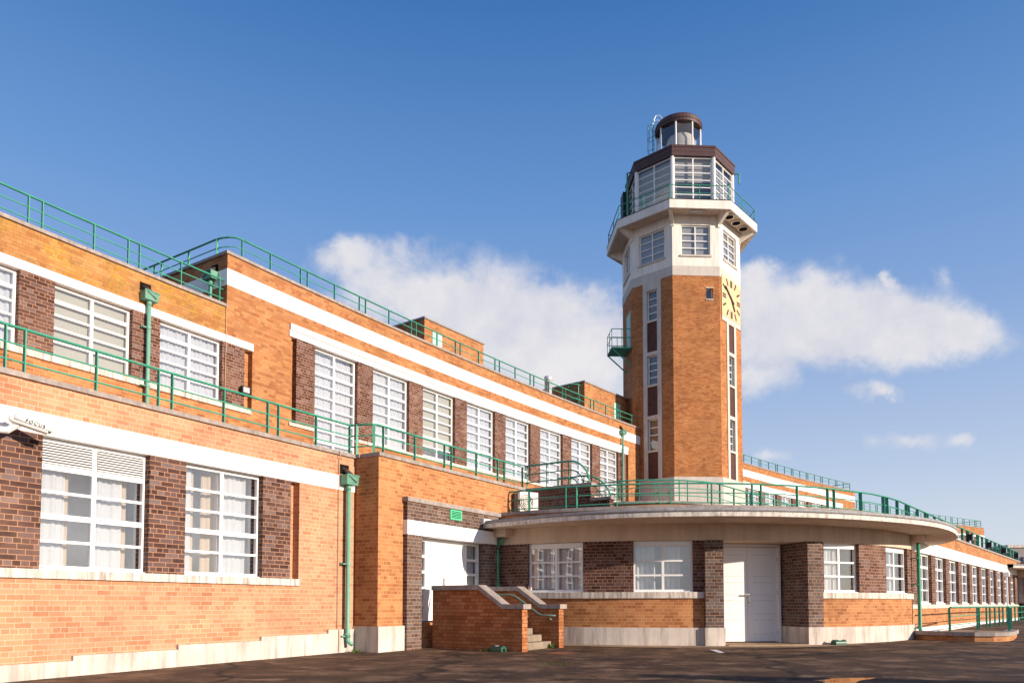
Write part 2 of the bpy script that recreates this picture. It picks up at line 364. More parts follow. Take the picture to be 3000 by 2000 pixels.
# ------------------------------------------------------------------ windows
_wc = {}
def win_meshes(w, h, cols, rows, style, fat=(), head=0.0, bar=.055, dep=.15):
    key = (round(w, 2), round(h, 2), cols, rows, style, tuple(fat), head, bar, dep)
    if key in _wc: return _wc[key]
    x0, x1 = -w / 2, w / 2
    f = MB(); f.lbox(x0, x0 + bar, 0, .07, 0, h); f.lbox(x1 - bar, x1, 0, .07, 0, h)
    f.lbox(x0 + bar, x1 - bar, 0, .07, 0, bar * 1.1); f.lbox(x0 + bar, x1 - bar, 0, .07, h - bar - head, h)
    f.lbox(x0 - .02, x1 + .02, -.06, .0, -.03, .012)                               # projecting cill
    for c in range(1, cols):
        xm = x0 + w * c / cols; f.lbox(xm - bar * .6, xm + bar * .6, .002, .068, bar, h - bar)
    for r in range(1, rows):
        zm = bar + (h - 2 * bar - head) * r / rows; t = .040 if r in fat else .021
        for c in range(cols):
            xa, xb = x0 + w * c / cols + bar * .55, x0 + w * (c + 1) / cols - bar * .55
            f.lbox(xa, xb, .006, .064, zm - t, zm + t)
    slots = []
    if str(style).startswith('split'):
        for r in [0] + list(fat):
            zm = bar * .55 if r == 0 else bar + (h - 2 * bar - head) * r / rows
            for c in range(cols):
                for e in (.14, .86):
                    xm = x0 + w * (c + e) / cols; q = MB(); q.lbox(xm - .016, xm + .016, -.004 if r == 0 else .002, .004 if r == 0 else .008, zm - .005, zm + .005); slots.append(q.mesh('vent_slot', M['black']))
    g = MB(); g.quad([(x0 + .02, .035, .02), (x1 - .02, .035, .02), (x1 - .02, .035, h - .02), (x0 + .02, .035, h - .02)], [(0, 0)] * 4)
    rv = MB(); d0, d1 = .075, dep
    e = .004
    for a, b in (((x0 + e, e), (x0 + e, h - e)), ((x0 + e, h - e), (x1 - e, h - e)), ((x1 - e, h - e), (x1 - e, e)), ((x1 - e, e), (x0 + e, e))):
        rv.quad([(a[0], d0, a[1]), (b[0], d0, b[1]), (b[0], d1, b[1]), (a[0], d1, a[1])], [(0, 0)] * 4)
    bk = MB(); e = 0.22
    bk.quad([(x0 - e, d1 + .55, -e), (x1 + e, d1 + .55, -e), (x1 + e, d1 + .55, h + .1), (x0 - e, d1 + .55, h + .1)], [(0, 0)] * 4)
    for a, b in (((x0 - e, -e), (x0 - e, h + .1)), ((x0 - e, h + .1), (x1 + e, h + .1)), ((x1 + e, h + .1), (x1 + e, -e)), ((x1 + e, -e), (x0 - e, -e))):
        bk.quad([(a[0], d1, a[1]), (b[0], d1, b[1]), (b[0], d1 + .55, b[1]), (a[0], d1 + .55, a[1])], [(0, 0)] * 4)
    cur = []
    rnd = random.Random(str(style))
    def curtain(u0, u1, v0, v1, y, mat, amp=.018, wl=.11, ragged=False):
        m = MB(); xa, xb = x0 + w * u0, x0 + w * u1; k = max(8, int((xb - xa) / .022)); ph = rnd.random() * 6
        def Y(x, v): return y + amp * math.sin(2 * math.pi * x / wl + ph) + amp * .7 * math.sin(2 * math.pi * x / (wl * 2.7) + ph * 2 + v)
        for i in range(k):
            p, q = xa + (xb - xa) * i / k, xa + (xb - xa) * (i + 1) / k
            m.quad([(p, Y(p, 0), h * v0), (q, Y(q, 0), h * v0), (q, Y(q, .4), h * v1), (p, Y(p, .4), h * v1)], [(0, 0)] * 4)
        cur.append((m.mesh('curtain', M[mat], True), 'curtain'))
    def blind(v0, v1, y=.11, mat='blind'):
        m = MB(); m.quad([(x0 + .03, y, h * v0), (x1 - .03, y, h * v0), (x1 - .03, y, h * v1), (x0 + .03, y, h * v1)], [(0, 0)] * 4)
        cur.append((m.mesh('blind', M[mat]), 'blind'))
    if style == 'net': curtain(0, 1, 0, .97, dep - .03, 'net')
    elif style == 'netgap': curtain(0, .55, 0, .97, dep - .03, 'net'); curtain(.6, 1, 0, .97, dep - .03, 'net')
    elif style == 'blind': blind(.18, 1)
    elif style == 'fullblind': blind(0.0, 1)
    elif style == 'grey': blind(0.0, 1, .095, 'grey_blind')
    elif style == 'split':
        curtain(0, .31, 0, .97, .18, 'net'); curtain(.28, .35, 0, .97, .25, 'drape'); curtain(.53, .82, 0, .97, .18, 'net'); curtain(.80, .90, 0, .97, .25, 'drape')
    elif style == 'split2':
        curtain(0, .21, 0, .97, .17, 'net'); curtain(.18, .27, 0, .97, .25, 'drape'); curtain(.36, .54, 0, .97, .25, 'drape'); curtain(.50, .88, 0, .97, .17, 'net')
    elif style == 'side': curtain(0, .62, 0, .98, .16, 'net')
    elif style == 'sheer': curtain(0, 1, 0, .98, .14, 'net', .02, .09)
    elif style == 'pair': curtain(.03, .38, 0, .98, .18, 'net', .028, .13); curtain(.5, .80, 0, .98, .18, 'net', .028, .13)
    elif style == 'most': curtain(0, .80, 0, .98, .16, 'net', .022, .12)
    bm_ = 'room_dark' if style in ('open', 'cab') else 'room'
    res = dict(frame=f.mesh('window', M['upvc']), slot=slots, pane=g.mesh('pane', M['glass']),
               reveal=rv.mesh('reveal', M['reveal']), room=bk.mesh('room', M[bm_]), cur=cur)
    _wc[key] = res
    return res
def window(parent, fr, a0, a1, b, z0, z1, cols, rows, style, fat=(), head=0.0, bar=.055, louvre=0, dep=.15, glass=None, slots=True):
    w, h = a1 - a0, z1 - z0
    R = win_meshes(w, h, cols, rows, style, fat, head, bar, dep)
    o = put('window', R['frame'], fr, (a0 + a1) / 2, b, z0, parent)
    p = sub('pane', R['pane'], o)
    if glass:
        p.data = R['pane'].copy(); p.data.materials[0] = M[glass]
    sub('reveal', R['reveal'], o); sub('room', R['room'], o)
    for me in (R['slot'] if slots else []): sub('vent_slot', me, o)
    for me, nm in R['cur']: sub(nm, me, o)
    if louvre:
        m = MB(); zb = h - bar - (h - 2 * bar) * louvre / rows
        for c in range(cols):
            xa, xb = -w / 2 + w * c / cols + bar * .7, -w / 2 + w * (c + 1) / cols - bar * .7
            k = 8
            for i in range(k):
                za = zb + .05 + (h - bar - zb - .05) * i / k; zc = zb + .05 + (h - bar - zb - .05) * (i + 1) / k
                zc -= .016
                m.quad([(xa, -.014, za), (xb, -.014, za), (xb, .012, zc), (xa, .012, zc)], [(0, 0)] * 4)
                m.quad([(xa, -.014, za), (xb, -.014, za), (xb, .03, za - .003), (xa, .03, za - .003)], [(0, 0)] * 4)
        d = MB(); d.quad([(-w / 2 + .03, .032, zb), (w / 2 - .03, .032, zb), (w / 2 - .03, .032, h - .03), (-w / 2 + .03, .032, h - .03)], [(0, 0)] * 4); sub('louvre_gap_shade', d.mesh('louvre_gap_shade', M['lead_and_shade']), o)  # dark sheet paints the shadow lines between the louvre blades
        sub('louvre', m.mesh('louvre', M['upvc']), o)
    return o

# ------------------------------------------------------------------ railings
def arc_path(fr, a0, a1, b, step=.6):
    n = max(1, int(abs(a1 - a0) / step)); return [fr.p(a0 + (a1 - a0) * i / n, b) for i in range(n + 1)]
def railing(name, label, path, z0, rails, posts, group='green roof-edge railings', wide=.055, round_=False, closed=False, ztop=None, mat='green', top_r=.030):
    """path: plan points; rails: heights of the bars (the first is the hand rail); posts: (point, wall heading)"""
    base = path[0]; t = thing(name, label, 'railing', (base[0], base[1], z0), group)
    for i, z in enumerate(rails):
        r = top_r if i == 0 else .014
        MB().tube([(p[0], p[1], z) for p in path], r, 8, closed, rz=(.022 if i == 0 else .014)).build('top_rail' if i == 0 else 'mid_rail', mat, t)
    h = (ztop or rails[0]) - z0 - .012
    m = MB()
    if round_: m.tube([(0, 0, 0), (0, 0, h)], .022, 8)
    else: m.lbox(-.009, .009, -wide / 2, wide / 2, 0, h)
    me = m.mesh('post', M[mat])
    for p, a in posts:
        o = bpy.data.objects.new('post', me); COL.objects.link(o)
        o.matrix_basis = Matrix.Translation((p[0], p[1], z0)) @ Matrix.Rotation(a, 4, 'Z'); adopt(o, t)
    return t
def arc_posts(fr, ss, b): return [(fr.p(s, b), fr.ang(s)) for s in ss]

# ------------------------------------------------------------------ downpipes
def downpipe(label, fr, a, b, ztop, zbot, hopper=True, brackets=(), shoe=True, r=.045, wallb=0.0, mat='green_pale', hole=True, hw=.175, group='green rainwater downpipes'):
    t = thing('downpipe', label, 'downpipe', fr.p(a, b, zbot), group)
    m = MB(); path = [fr.p(a, b, ztop)]
    if shoe: path += [fr.p(a, b, zbot + .22), fr.p(a, b + .02, zbot + .14), fr.p(a + .02, b + .12, zbot + .07)]
    else: path += [fr.p(a, b, zbot)]
    m.tube(path, r, 14).build('pipe', mat, t, True)
    if shoe:
        MB().tube([fr.p(a, b, zbot + .2), fr.p(a, b, zbot + .3)], r * 1.3, 14).build('collar', mat, t, True)
    if hopper:
        h = MB()
        for (z0, z1, w0, w1) in ((ztop, ztop + .20, hw * .94, hw),):
            P = fr.p
            f0, f1 = wallb + .015, wallb + .225
            lo = [(a - w0, f0), (a + w0, f0), (a + w0, f1 - .01), (a - w0, f1 - .01)]; hi = [(a - w1, f0), (a + w1, f0), (a + w1, f1 + .01), (a - w1, f1 + .01)]
            h.quad([P(*q, z0) for q in lo], [(0, 0)] * 4); h.quad([P(*q, z1 - .03) for q in hi], [(0, 0)] * 4)
            for i in range(4):
                j = (i + 1) % 4; h.quad([P(*lo[i], z0), P(*lo[j], z0), P(*hi[j], z1), P(*hi[i], z1)], [(0, 0)] * 4)
        h.box(fr, a - hw - .012, a + hw + .012, wallb + .23, wallb + .247, ztop + .185, ztop + .21)
        h.build('hopper', 'hopper' if mat == 'green_pale' else mat, t)
        c = MB(); P = fr.p; f1 = wallb + .232
        c.quad([P(a - hw * .72, f1 + .006, ztop + .165), P(a + hw * .55, f1 + .002, ztop + .05), P(a + hw * .62, f1 + .002, ztop + .075), P(a - hw * .66, f1 + .006, ztop + .175)], [(0, 0)] * 4)
        c.build('chevron', 'lead_and_shade', t)
        MB().tube([fr.p(a, b, ztop - .10), fr.p(a, b, ztop + .01)], r * 1.25, 14).build('socket', mat, t, True)
        if hole:
            MB().box(fr, a - .17, a + .10, wallb + .004, wallb + .010, ztop + .23, ztop + .43).build('outlet_hole', 'void', t)
            sp = MB(); sp.tube([fr.p(a - .06, wallb - .02, ztop + .34), fr.p(a - .03, wallb + .06, ztop + .30), fr.p(a + .06, wallb + .14, ztop + .2)], .05, 8).build('spout', 'lead_and_shade', t)
    for z in brackets:
        k = MB(); k.tube([fr.p(a, b, z - .025), fr.p(a, b, z + .025)], r * 1.3, 14); k.box(fr, a - .14, a - .04, wallb + .0, b, z - .012, z + .012)
        k.tube([fr.p(a - .12, wallb + .03, z - .03), fr.p(a - .12, wallb + .03, z + .03)], .022, 8)
        k.build('bracket', 'green_pale' if mat == 'green_pale' else mat, t)
    return t

# ================================================================== SETTING
def ground_z(x, y):
    t = max(-14, min(22, y - 9.5)); return -.02 + .0088 * t
g = MB(); xs = [-600, -200, -80, -40, -20, -12, -6, 0, 6, 12, 20, 40, 80, 200, 600]; ys = [-300, -80, -30, -10, -4.5, 0, 5, 9.5, 12, 15, 18, 22, 26, 31.5, 60, 120, 300, 900]
for i in range(len(xs) - 1):
    for j in range(len(ys) - 1):
        q = [(xs[i], ys[j]), (xs[i + 1], ys[j]), (xs[i + 1], ys[j + 1]), (xs[i], ys[j + 1])]
        g.quad([(x, y, ground_z(x, y)) for x, y in q], q)
struct(g.build('asphalt_ground', 'asphalt'))

def sheet(name, mat, pts, lift, kind=True):
    n = len(pts); m = MB(); m.quad([(x, y, ground_z(x, y) + lift) for x, y in pts], [(x, y) for x, y in pts])
    o = m.build(name, mat)
    if kind: struct(o)
    return o
def rough(pts, amp, sub=4, seed=1):
    r = random.Random(seed); out = []
    for i, p in enumerate(pts):
        q = pts[(i + 1) % len(pts)]
        for k in range(sub):
            t = k / sub; out.append((p[0] + (q[0] - p[0]) * t + r.uniform(-amp, amp), p[1] + (q[1] - p[1]) * t + r.uniform(-amp, amp)))
    return out
ap = [tuple(BOW.p(a, .72 + .08 * math.sin(a * 2.1))[:2]) for a in [x * .35 for x in range(0, 26)]] + [tuple(BOW.p(a, -1.4)[:2]) for a in (8.9, 7, 5.5, 4, 2, 0)]
sheet('concrete_apron', 'apron', ap, .006)
pud = [(3.62, 9.2), (3.95, 9.5), (4.12, 9.86), (4.02, 9.98), (4.30, 10.12), (4.40, 10.26), (4.75, 10.30), (5.05, 10.32), (4.85, 10.12), (4.66, 9.98), (4.42, 9.62), (4.2, 9.25)]
sheet('puddle', 'water', pud, .004)
# old paint mark
pm = sheet('paint_mark', 'paper', rough([(4.22, 15.9), (4.36, 15.9), (4.30, 15.0), (4.18, 15.0)], .015, 3, 4), .004)

# ================================================================== LEFT LOW WING
L = 5.10
lw = thing('low_wing', 'single-storey brick wing with white band, louvred window and plum brick piers at left', 'building', ARC.p(-30, L, 0))
LWA, LWB = -42.0, -27.08
m = MB(); m.box(ARC, LWA, LWB, L - .35, L, 3.645, 4.06)
m.box(ARC, LWA, LWB, L - .35, L, -.4, 1.36)
m.box(ARC, -28.63, LWB, L - .35, L, 1.36, 3.345)
m.box(ARC, LWA, LWB, -.3, L - .35, 3.85, 3.95)
m.build('wall', 'brick_low', lw)
MB().box(ARC, LWA, -28.63, L - .35, L - .17, 1.49, 3.345).build('recess_wall', 'brick_low', lw) if False else None
c = MB(); c.box(ARC, -28.86, -28.63, L - .35, L - .16, 1.36, 3.345); c.build('recess_strip', 'brick_low', lw)
MB().box(ARC, LWA, LWB, L - .33, L + .018, 3.345, 3.645).build('white_band', 'white', lw)
MB().box(ARC, LWA, LWB, L - .42, L + .045, 4.06, 4.135).build('coping', 'coping', lw)
MB().box(ARC, LWA, -28.62, L - .33, L + .05, 1.36, 1.485).build('sill', 'sill', lw)
for a, b in ((-42, -41.0), (-39.2, -38.4), (-36.45, -35.75), (-34.12, -33.45), (-31.80, -31.14), (-29.52, -28.85)):
    MB().box(ARC, a, b, L - .33, L + .002, 1.487, 3.343).build('pier', 'brick_dark', lw)
pl = [(-42, -36.4, .12), (-36.4, -32.97, .205), (-32.97, -31.26, .278), (-31.26, -29.55, .35), (-29.55, -27.86, .425), (-27.86, LWB + .01, .50)]
for a, b, z in pl: MB().box(ARC, a, b, L - .3, L + .055, -.5, z).build('plinth', 'plinth', lw)
window(lw, ARC, -41.0, -39.2, L - .12, 1.49, 3.34, 2, 5, 'split2', (2,), bar=.055, dep=.30)
window(lw, ARC, -38.4, -36.45, L - .12, 1.49, 3.34, 2, 5, 'split', (2,), bar=.055, louvre=1, dep=.30)
window(lw, ARC, -35.75, -34.12, L - .12, 1.49, 3.34, 2, 5, 'split2', (2,), bar=.055, dep=.30)
window(lw, ARC, -33.45, -31.80, L - .12, 1.49, 3.34, 2, 5, 'split', (2, 4), bar=.055, louvre=1, dep=.30)
window(lw, ARC, -31.14, -29.52, L - .12, 1.49, 3.34, 2, 5, 'split2', (2,), bar=.055, dep=.30)

# ================================================================== ENTRANCE BLOCK
D = 5.75
eb = thing('entrance_block', 'flat-roofed brick block with white double door in a slate brick surround', 'building', ARC.p(-24.5, D, 0))
EA, EB = -27.07, -21.28
m = MB(); m.box(ARC, EA, EB, 1.5, D, 3.30, 4.06); m.box(ARC, EA, -26.27, 1.5, D, .3, 3.30)
m.box(ARC, -25.9, -23.0, D - .5, D - .12, -.3, .60); m.box(ARC, EA, EB, -.3, 1.5, 3.85, 3.95)
m.build('wall', 'brick', eb)
MB().box(ARC, EA - .02, EB + .03, D - .5, D + .04, 4.06, 4.138).build('coping', 'coping', eb)
c = MB(); c.box(ARC, EA - .05, EA + .3, L, D - .5, 4.062, 4.136); c.build('coping', 'coping', eb)
MB().box(ARC, EA - .04, -26.27, 1.6, D + .06, -.4, .555).build('plinth', 'plinth', eb)
MB().box(ARC, -26.30, -22.58, D - .3, D + .16, 3.205, 3.30).build('surround_coping', 'coping', eb)
m = MB(); m.box(ARC, -26.26, -22.66, D - .3, D + .11, 2.81, 3.205); m.build('surround_panel', 'brick_blue', eb)
MB().box(ARC, -26.27, -22.75, D - .55, D + .125, 2.50, 2.81).build('white_band', 'white', eb)
MB().box(ARC, -26.26, -25.75, D - .5, D + .11, -.3, 2.50).build('jamb', 'brick_blue', eb)
m = MB()                                                                     # right jamb turns the corner in a curve
pts = [ARC.p(-23.17, D - .5), ARC.p(-23.17, D + .0), ARC.p(-23.14, D + .06), ARC.p(-23.07, D + .10), ARC.p(-22.98, D + .11), ARC.p(-22.56, D + .11), ARC.p(-22.56, D - .5)]
m.prism([(p.x, p.y) for p in pts], -.3, 2.50); m.build('jamb', 'brick_blue', eb)
for a0, a1 in ((-25.27, -24.505), (-24.495, -23.75)):
    d = MB(); d.box(ARC, a0, a1, D - .22, D - .17, .64, 2.42); o = d.build('door_leaf', 'door', eb)
    if a0 < -25:
        MB().box(ARC, -24.63, -24.56, D - .17, D - .155, 1.30, 1.62).build('push_plate', 'steel', o)
    else:
        MB().box(ARC, -24.25, -23.98, D - .17, D - .166, 1.86, 1.87).build('letter_slot', 'steel', o)
MB().box(ARC, -23.45, -22.68, D + .1105, D + .20, 2.96, 3.09).build('canopy_upstand', 'white', eb)
f = MB()
for a0, a1 in ((-25.75, -25.70), (-25.32, -25.275), (-23.745, -23.69), (-23.22, -23.17)): f.box(ARC, a0, a1, D - .24, D - .15, .64, 2.49)
f.box(ARC, -25.70, -25.32, D - .24, D - .15, 2.42, 2.49); f.box(ARC, -25.275, -23.745, D - .24, D - .15, 2.42, 2.49); f.box(ARC, -23.69, -23.22, D - .24, D - .15, 2.43, 2.49)
for z in (1.0, 1.37, 1.73, 2.08): f.box(ARC, -25.70, -25.32, D - .24, D - .14, z - .03, z + .03); f.box(ARC, -23.69, -23.22, D - .24, D - .15, z - .03, z + .03)
f.box(ARC, -25.70, -25.32, D - .24, D - .15, .64, .70); f.box(ARC, -23.69, -23.22, D - .24, D - .15, .64, .72)
f.build('door_frame', 'upvc', eb)
for a0, a1, mt in ((-25.70, -25.32, 'glass_dark'), (-23.69, -23.22, 'glass')):
    s = MB(); s.quad([ARC.p(a0, D - .2, .66), ARC.p(a1, D - .2, .66), ARC.p(a1, D - .2, 2.45), ARC.p(a0, D - .2, 2.45)], [(0, 0)] * 4)
    o = s.build('side_light', mt, eb)
    b = MB(); b.box(ARC, a0 - .05, a1 + .05, D - 1.0, D - .95, .6, 2.5); b.build('lobby_dark', 'room', o)
    if a0 > -24:
        k = MB(); n = 26
        for i in range(n):
            p, q = a0 + (a1 - a0) * i / n, a0 + (a1 - a0) * (i + 1) / n; y = lambda x: D - .30 + .018 * math.sin(x * 60)
            k.quad([ARC.p(p, y(p), .7), ARC.p(q, y(q), .7), ARC.p(q, y(q), 2.43), ARC.p(p, y(p), 2.43)], [(0, 0)] * 4)
        k.build('curtain', 'net', o, True)
v = MB(); v.box(ARC, -24.73, -24.28, D + .11, D + .135, 2.96, 3.19); o = v.build('vent_grille', 'green_vivid', eb)
s = MB()
for i in range(5): s.box(ARC, -24.69, -24.32, D + .136, D + .139, 3.0 + i * .035, 3.016 + i * .035)
s.build('slot', 'void', o)

# ================================================================== MAIN BLOCKS
PIERS = [(-24.21, -23.53), (-21.83, -21.16), (-19.47, -18.78), (-17.05, -16.37), (-14.65, -13.96), (-12.24, -11.54), (-9.82, -9.12), (-7.37, -6.67), (-4.99, -4.27)]
STY = ['net', 'net', 'blind', 'net', 'net', 'net', 'netgap', 'netgap']
def main_block(fr, a0, a1, label, left):
    t = thing('main_block', label, 'building', fr.p((a0 + a1) / 2, 0, 0))
    m = MB(); m.box(fr, a0, a1, -.4, 0, 9.62, 10.0); m.box(fr, a0, a1, -.4, 0, 8.83, 9.19)
    m.box(fr, a0, -24.40, -.4, 0, 7.88, 8.83) if left else m.box(fr, a0, -24.40, -.4, 0, 5.97, 8.83)
    if left:
        m.box(fr, -25.69, -24.40, -.4, 0, 5.99, 7.88); m.box(fr, a0, -24.40, -.4, 0, 3.2, 5.99)
    else: m.box(fr, a0, -24.40, -.4, 0, 3.2, 5.97)
    m.box(fr, -4.04, a1, -.4, 0, 3.2, 8.83)
    if left:
        m.box(fr, -24.40, -23.53, -.4, 0, 3.2, 5.97); m.box(fr, -21.83, -4.04, -.4, 0, 3.2, 5.97)
    else: m.box(fr, -24.40, -4.04, -.4, 0, 3.2, 5.97)
    m.box(fr, a0, a0 + .4, -14, -.4, 3.2, 9.19); m.box(fr, a0, a0 + .4, -14, -.4, 9.62, 10.0)          # end return
    m.build('wall', 'brick_up', t)
    s = MB(); s.box(fr, -24.41, -24.20, -.4, -.16, 5.97, 8.5); s.box(fr, -4.28, -4.03, -.4, -.16, 5.97, 8.5); s.build('recess_strip', 'brick_up', t)
    b = MB(); b.box(fr, a0 - .012, a1, -.39, .016, 9.19, 9.62); b.box(fr, a0 - .016, a0 + .39, -14, -.39, 9.19, 9.62); b.build('white_band', 'white', t)
    c = MB(); c.box(fr, a0 - .05, a1 + .05, -.45, .045, 10.0, 10.075); c.box(fr, a0 - .05, a0 + .45, -14, -.45, 10.0, 10.075); c.build('coping', 'coping', t)
    MB().box(fr, a0 + .4, a1, -14, -.4, 9.55, 9.65).build('roof', 'roof', t)
    MB().box(fr, -24.47, -4.14, -.38, .075, 8.665, 8.835).build('lintel', 'white', t)
    MB().box(fr, -24.49, -4.12, -.38, .045, 8.48, 8.650).build('lintel', 'white', t)
    for i, (p, q) in enumerate(PIERS): MB().box(fr, p, q, -.38, .002, 6.062, 8.478).build('pier', 'brick_dark', t)
    for i in range(8):
        p, q = PIERS[i][1], PIERS[i + 1][0]
        if left and i == 0:
            window(t, fr, p, q, -.12, 4.05, 8.47, 2, 13, 'net', (5, 11), bar=.055)
        else: window(t, fr, p, q, -.12, 6.09, 8.47, 2, 7, STY[i], (2, 5), bar=.055)
    k = MB()
    if left: k.box(fr, -24.47, -23.53, -.36, .05, 5.97, 6.06); k.box(fr, -21.83, -4.06, -.36, .05, 5.97, 6.06)
    else: k.box(fr, -24.47, -4.06, -.36, .05, 5.97, 6.06)
    k.build('sill', 'sill', t)
    return t
main_block(ARC, -26.5, -2.6, 'two-storey brick block with eight tall white windows left of the tower', True)
MARC = Mirror(ARC)
def main_right():
    # the same block on the far side of the tower
    class Sh:
        step = 1.3
        def p(s, a, b, z=0): return MARC.p(a - .25, b, z)
        def ang(s, a): return MARC.ang(a - .25)
    return main_block(Sh(), -26.7, -2.6, 'two-storey brick block with tall windows right of the tower, mostly behind railings', False)
main_right()

# upper wings (set back storey beyond the taller blocks)
def upper_wing(fr, a0, a1, label, left):
    t = thing('upper_wing', label, 'building', fr.p((max(a0, -40) + a1) / 2, 0, 0))
    MB().box(fr, a0, a1, -.4, 0, 7.88, 8.60).build('parapet_wall', 'brick_lichen' if left else 'brick_up', t)
    m = MB(); m.box(fr, a0, a1, -.4, 0, 3.2, 5.99); m.build('wall', 'brick', t)
    MB().box(fr, a0, a1, -.44, .045, 8.60, 8.675).build('coping', 'coping', t)
    MB().box(fr, a0, a1, -12, -.4, 8.1, 8.2).build('roof', 'roof', t)
    MB().box(fr, a0, -25.68, -.38, .03, 7.69, 7.88).build('lintel', 'white', t)
    MB().box(fr, a0, -25.73, -.36, .05, 5.99, 6.12).build('sill', 'sill', t)
    if left: MB().box(fr, -25.95, -25.68, -.4, -.16, 6.12, 7.69).build('recess_strip', 'brick', t)
    p = -25.93; k = 0
    while p > a0 + .8:
        MB().box(fr, p - .68, p, -.38, .002, 6.122, 7.688).build('pier', 'brick_dark', t)
        w0 = max(a0, p - .68 - 1.69)
        window(t, fr, w0, p - .68, -.12, 6.15, 7.68, 2, 5, ('net', 'fullblind', 'netgap')[k % 3], (4,), bar=.055)
        p -= 2.37; k += 1
    return t
upper_wing(ARC, -36.4, -26.5, 'set-back upper storey with lichen-stained brown brick parapet at far left', True)
class Sh2:
    step = 1.3
    def p(s, a, b, z=0): return MARC.p(a, b, z)
    def ang(s, a): return MARC.ang(a)
upper_wing(Sh2(), -51.7, -27.0, 'distant lower upper storey with brick parapet end right of the rounded canopy', False)

# ================================================================== FRONT BLOCK: rounded pavilions and the straight front between
def pavilion(fr, label, full):
    t = thing('rounded_pavilion', label, 'building', fr.p(6.2, 0, 0))
    A1 = 12.40
    op = [(0.75, 2.18), (3.38, 4.76), (8.11, 9.31), (10.50, 11.92)]
    m = MB()
    m.box(fr, -.3, 5.45, -.3, 0, .44, 1.15); m.box(fr, 7.6, A1, -.3, 0, .44, 1.15); m.build('wall', 'brick', t)
    m = MB(); m.box(fr, -.3, A1 + .1, -.35, 0.0, 3.04, 3.24); m.build('parapet', 'brick', t)
    MB().box(fr, -.3, A1 + .1, -.42, .03, 3.24, 3.325).build('parapet_coping', 'coping', t)
    MB().box(fr, -.3, A1, -.9, .012, 2.50, 2.90).build('lintel', 'concrete', t)
    k = MB(); k.box(fr, .2, 5.2, -.28, .05, 1.15, 1.295); k.box(fr, 7.9, A1, -.28, .05, 1.15, 1.295); k.build('sill', 'sill', t)
    k = MB(); k.box(fr, -.3, 5.2, -.28, .055, -.3, .465); k.box(fr, 7.9, A1 + .03, -.28, .055, -.3, .465); k.build('plinth', 'plinth', t)
    for a, b in ((-.3, .75), (2.18, 3.38), (4.76, 5.1), (7.9, 8.11), (9.31, 10.5), (11.92, A1)):
        MB().box(fr, a, b, -.28, .002, 1.297, 2.498).build('panel', 'brick_dark', t)
    # door piers (with their own plinths) and the recessed doors
    for a, b, b0 in ((5.0, 5.42, -.95), (7.52, 7.95, -.95)):
        MB().box(fr, a, b, b0, .14, .47, 2.495).build('door_pier', 'brick_blue', t)
        MB().box(fr, a - .02, b + .02, b0, .16, -.3, .47).build('pier_plinth', 'plinth', t)
    d0, d1 = 5.48, 7.46
    f = MB(); f.box(fr, d0, d0 + .07, -.93, -.80, .06, 2.49); f.box(fr, d1 - .07, d1, -.93, -.80, .06, 2.49); f.box(fr, d0 + .07, d1 - .07, -.93, -.80, 2.42, 2.49); f.build('door_frame', 'upvc', t)
    for i in range(2):
        p, q = (d0 + .075, (d0 + d1) / 2 - .004) if i == 0 else ((d0 + d1) / 2 + .004, d1 - .075)
        o = MB().box(fr, p, q, -.90, -.85, .10, 2.41).build('door_leaf', 'door', t)
        for (z0, z1) in ((.28, .62), (.78, 1.10), (1.24, 1.54), (1.70, 2.22)):
            for z in (z0, z1): MB().box(fr, p + .16, q - .12, -.8505, -.8465, z - .004, z + .004).build('panel_moulding', 'sill', o)
        if i == 1:
            h = MB(); h.box(fr, p + .02, p + .09, -.85, -.832, .96, 1.30); h.tube([fr.p(p + .055, -.85, 1.24), fr.p(p + .055, -.78, 1.24), fr.p(p - .14, -.78, 1.24)], .020, 8); h.tube([fr.p(p + .055, -.85, 1.06), fr.p(p + .055, -.80, 1.06)], .028, 8); h.build('handle', 'steel', o)
            h = MB()
            for z in (.32, 1.3, 2.12): h.box(fr, q - .015, q + .02, -.852, -.835, z - .05, z + .05)
            h.build('hinge', 'steel', o)
    MB().box(fr, d0, d1, -.9, .25, -.1, .075).build('door_step', 'apron', t)
    st = ['sheer', 'pair', 'side', 'most']
    for (p, q), s in zip(op, st): window(t, fr, p, q, -.11, 1.30, 2.495, 2, 3, s, (), head=.075, bar=.05)
    # canopy: a thin slab whose edge swings out and back to the straight front
    prof = [(-1.2, 9.02), (0.2, 9.22), (1.3, 9.50), (2.2, 9.78), (3.4, 10.02), (4.6, 10.10), (5.9, 10.09), (7.2, 9.99), (8.6, 9.86), (10.1, 9.78), (11.4, 9.62), (12.6, 9.48), (13.6, 9.42), (14.6, 9.40), (15.4, 9.30), (16.4, 9.15)]
    def R(a):
        for (p, x), (q, y) in zip(prof, prof[1:]):
            if a <= q:
                u = max(0, (a - p) / (q - p)); return x + (y - x) * u
        return prof[-1][1]
    def Rs(a): return sum(R(a + d) for d in (-.6, -.3, 0, .3, .6)) / 5
    n = 140; A = [-1.0 + 17.3 * i / n for i in range(n + 1)]
    def ring(dr, z): return [fr.p(a, Rs(a) - 8.45 + dr, z) for a in A]
    def strip(lo, hi, m):
        for i in range(n): m.quad([lo[i], lo[i + 1], hi[i + 1], hi[i]], [(A[i], 0), (A[i + 1], 0), (A[i + 1], .1), (A[i], .1)])
    inn = [fr.p(a, -.6 - max(0, a - 12.2) * .25, 2.90) for a in A]; innt = [fr.p(a, -.3 - max(0, a - 12.2) * .25, 3.06) for a in A]
    m = MB(); strip(inn, ring(0, 2.87), m); m.build('canopy_soffit', 'concrete', t, True)
    m = MB(); strip(ring(0, 2.87), ring(.015, 2.965), m); m.build('canopy_lip', 'lip', t, True)
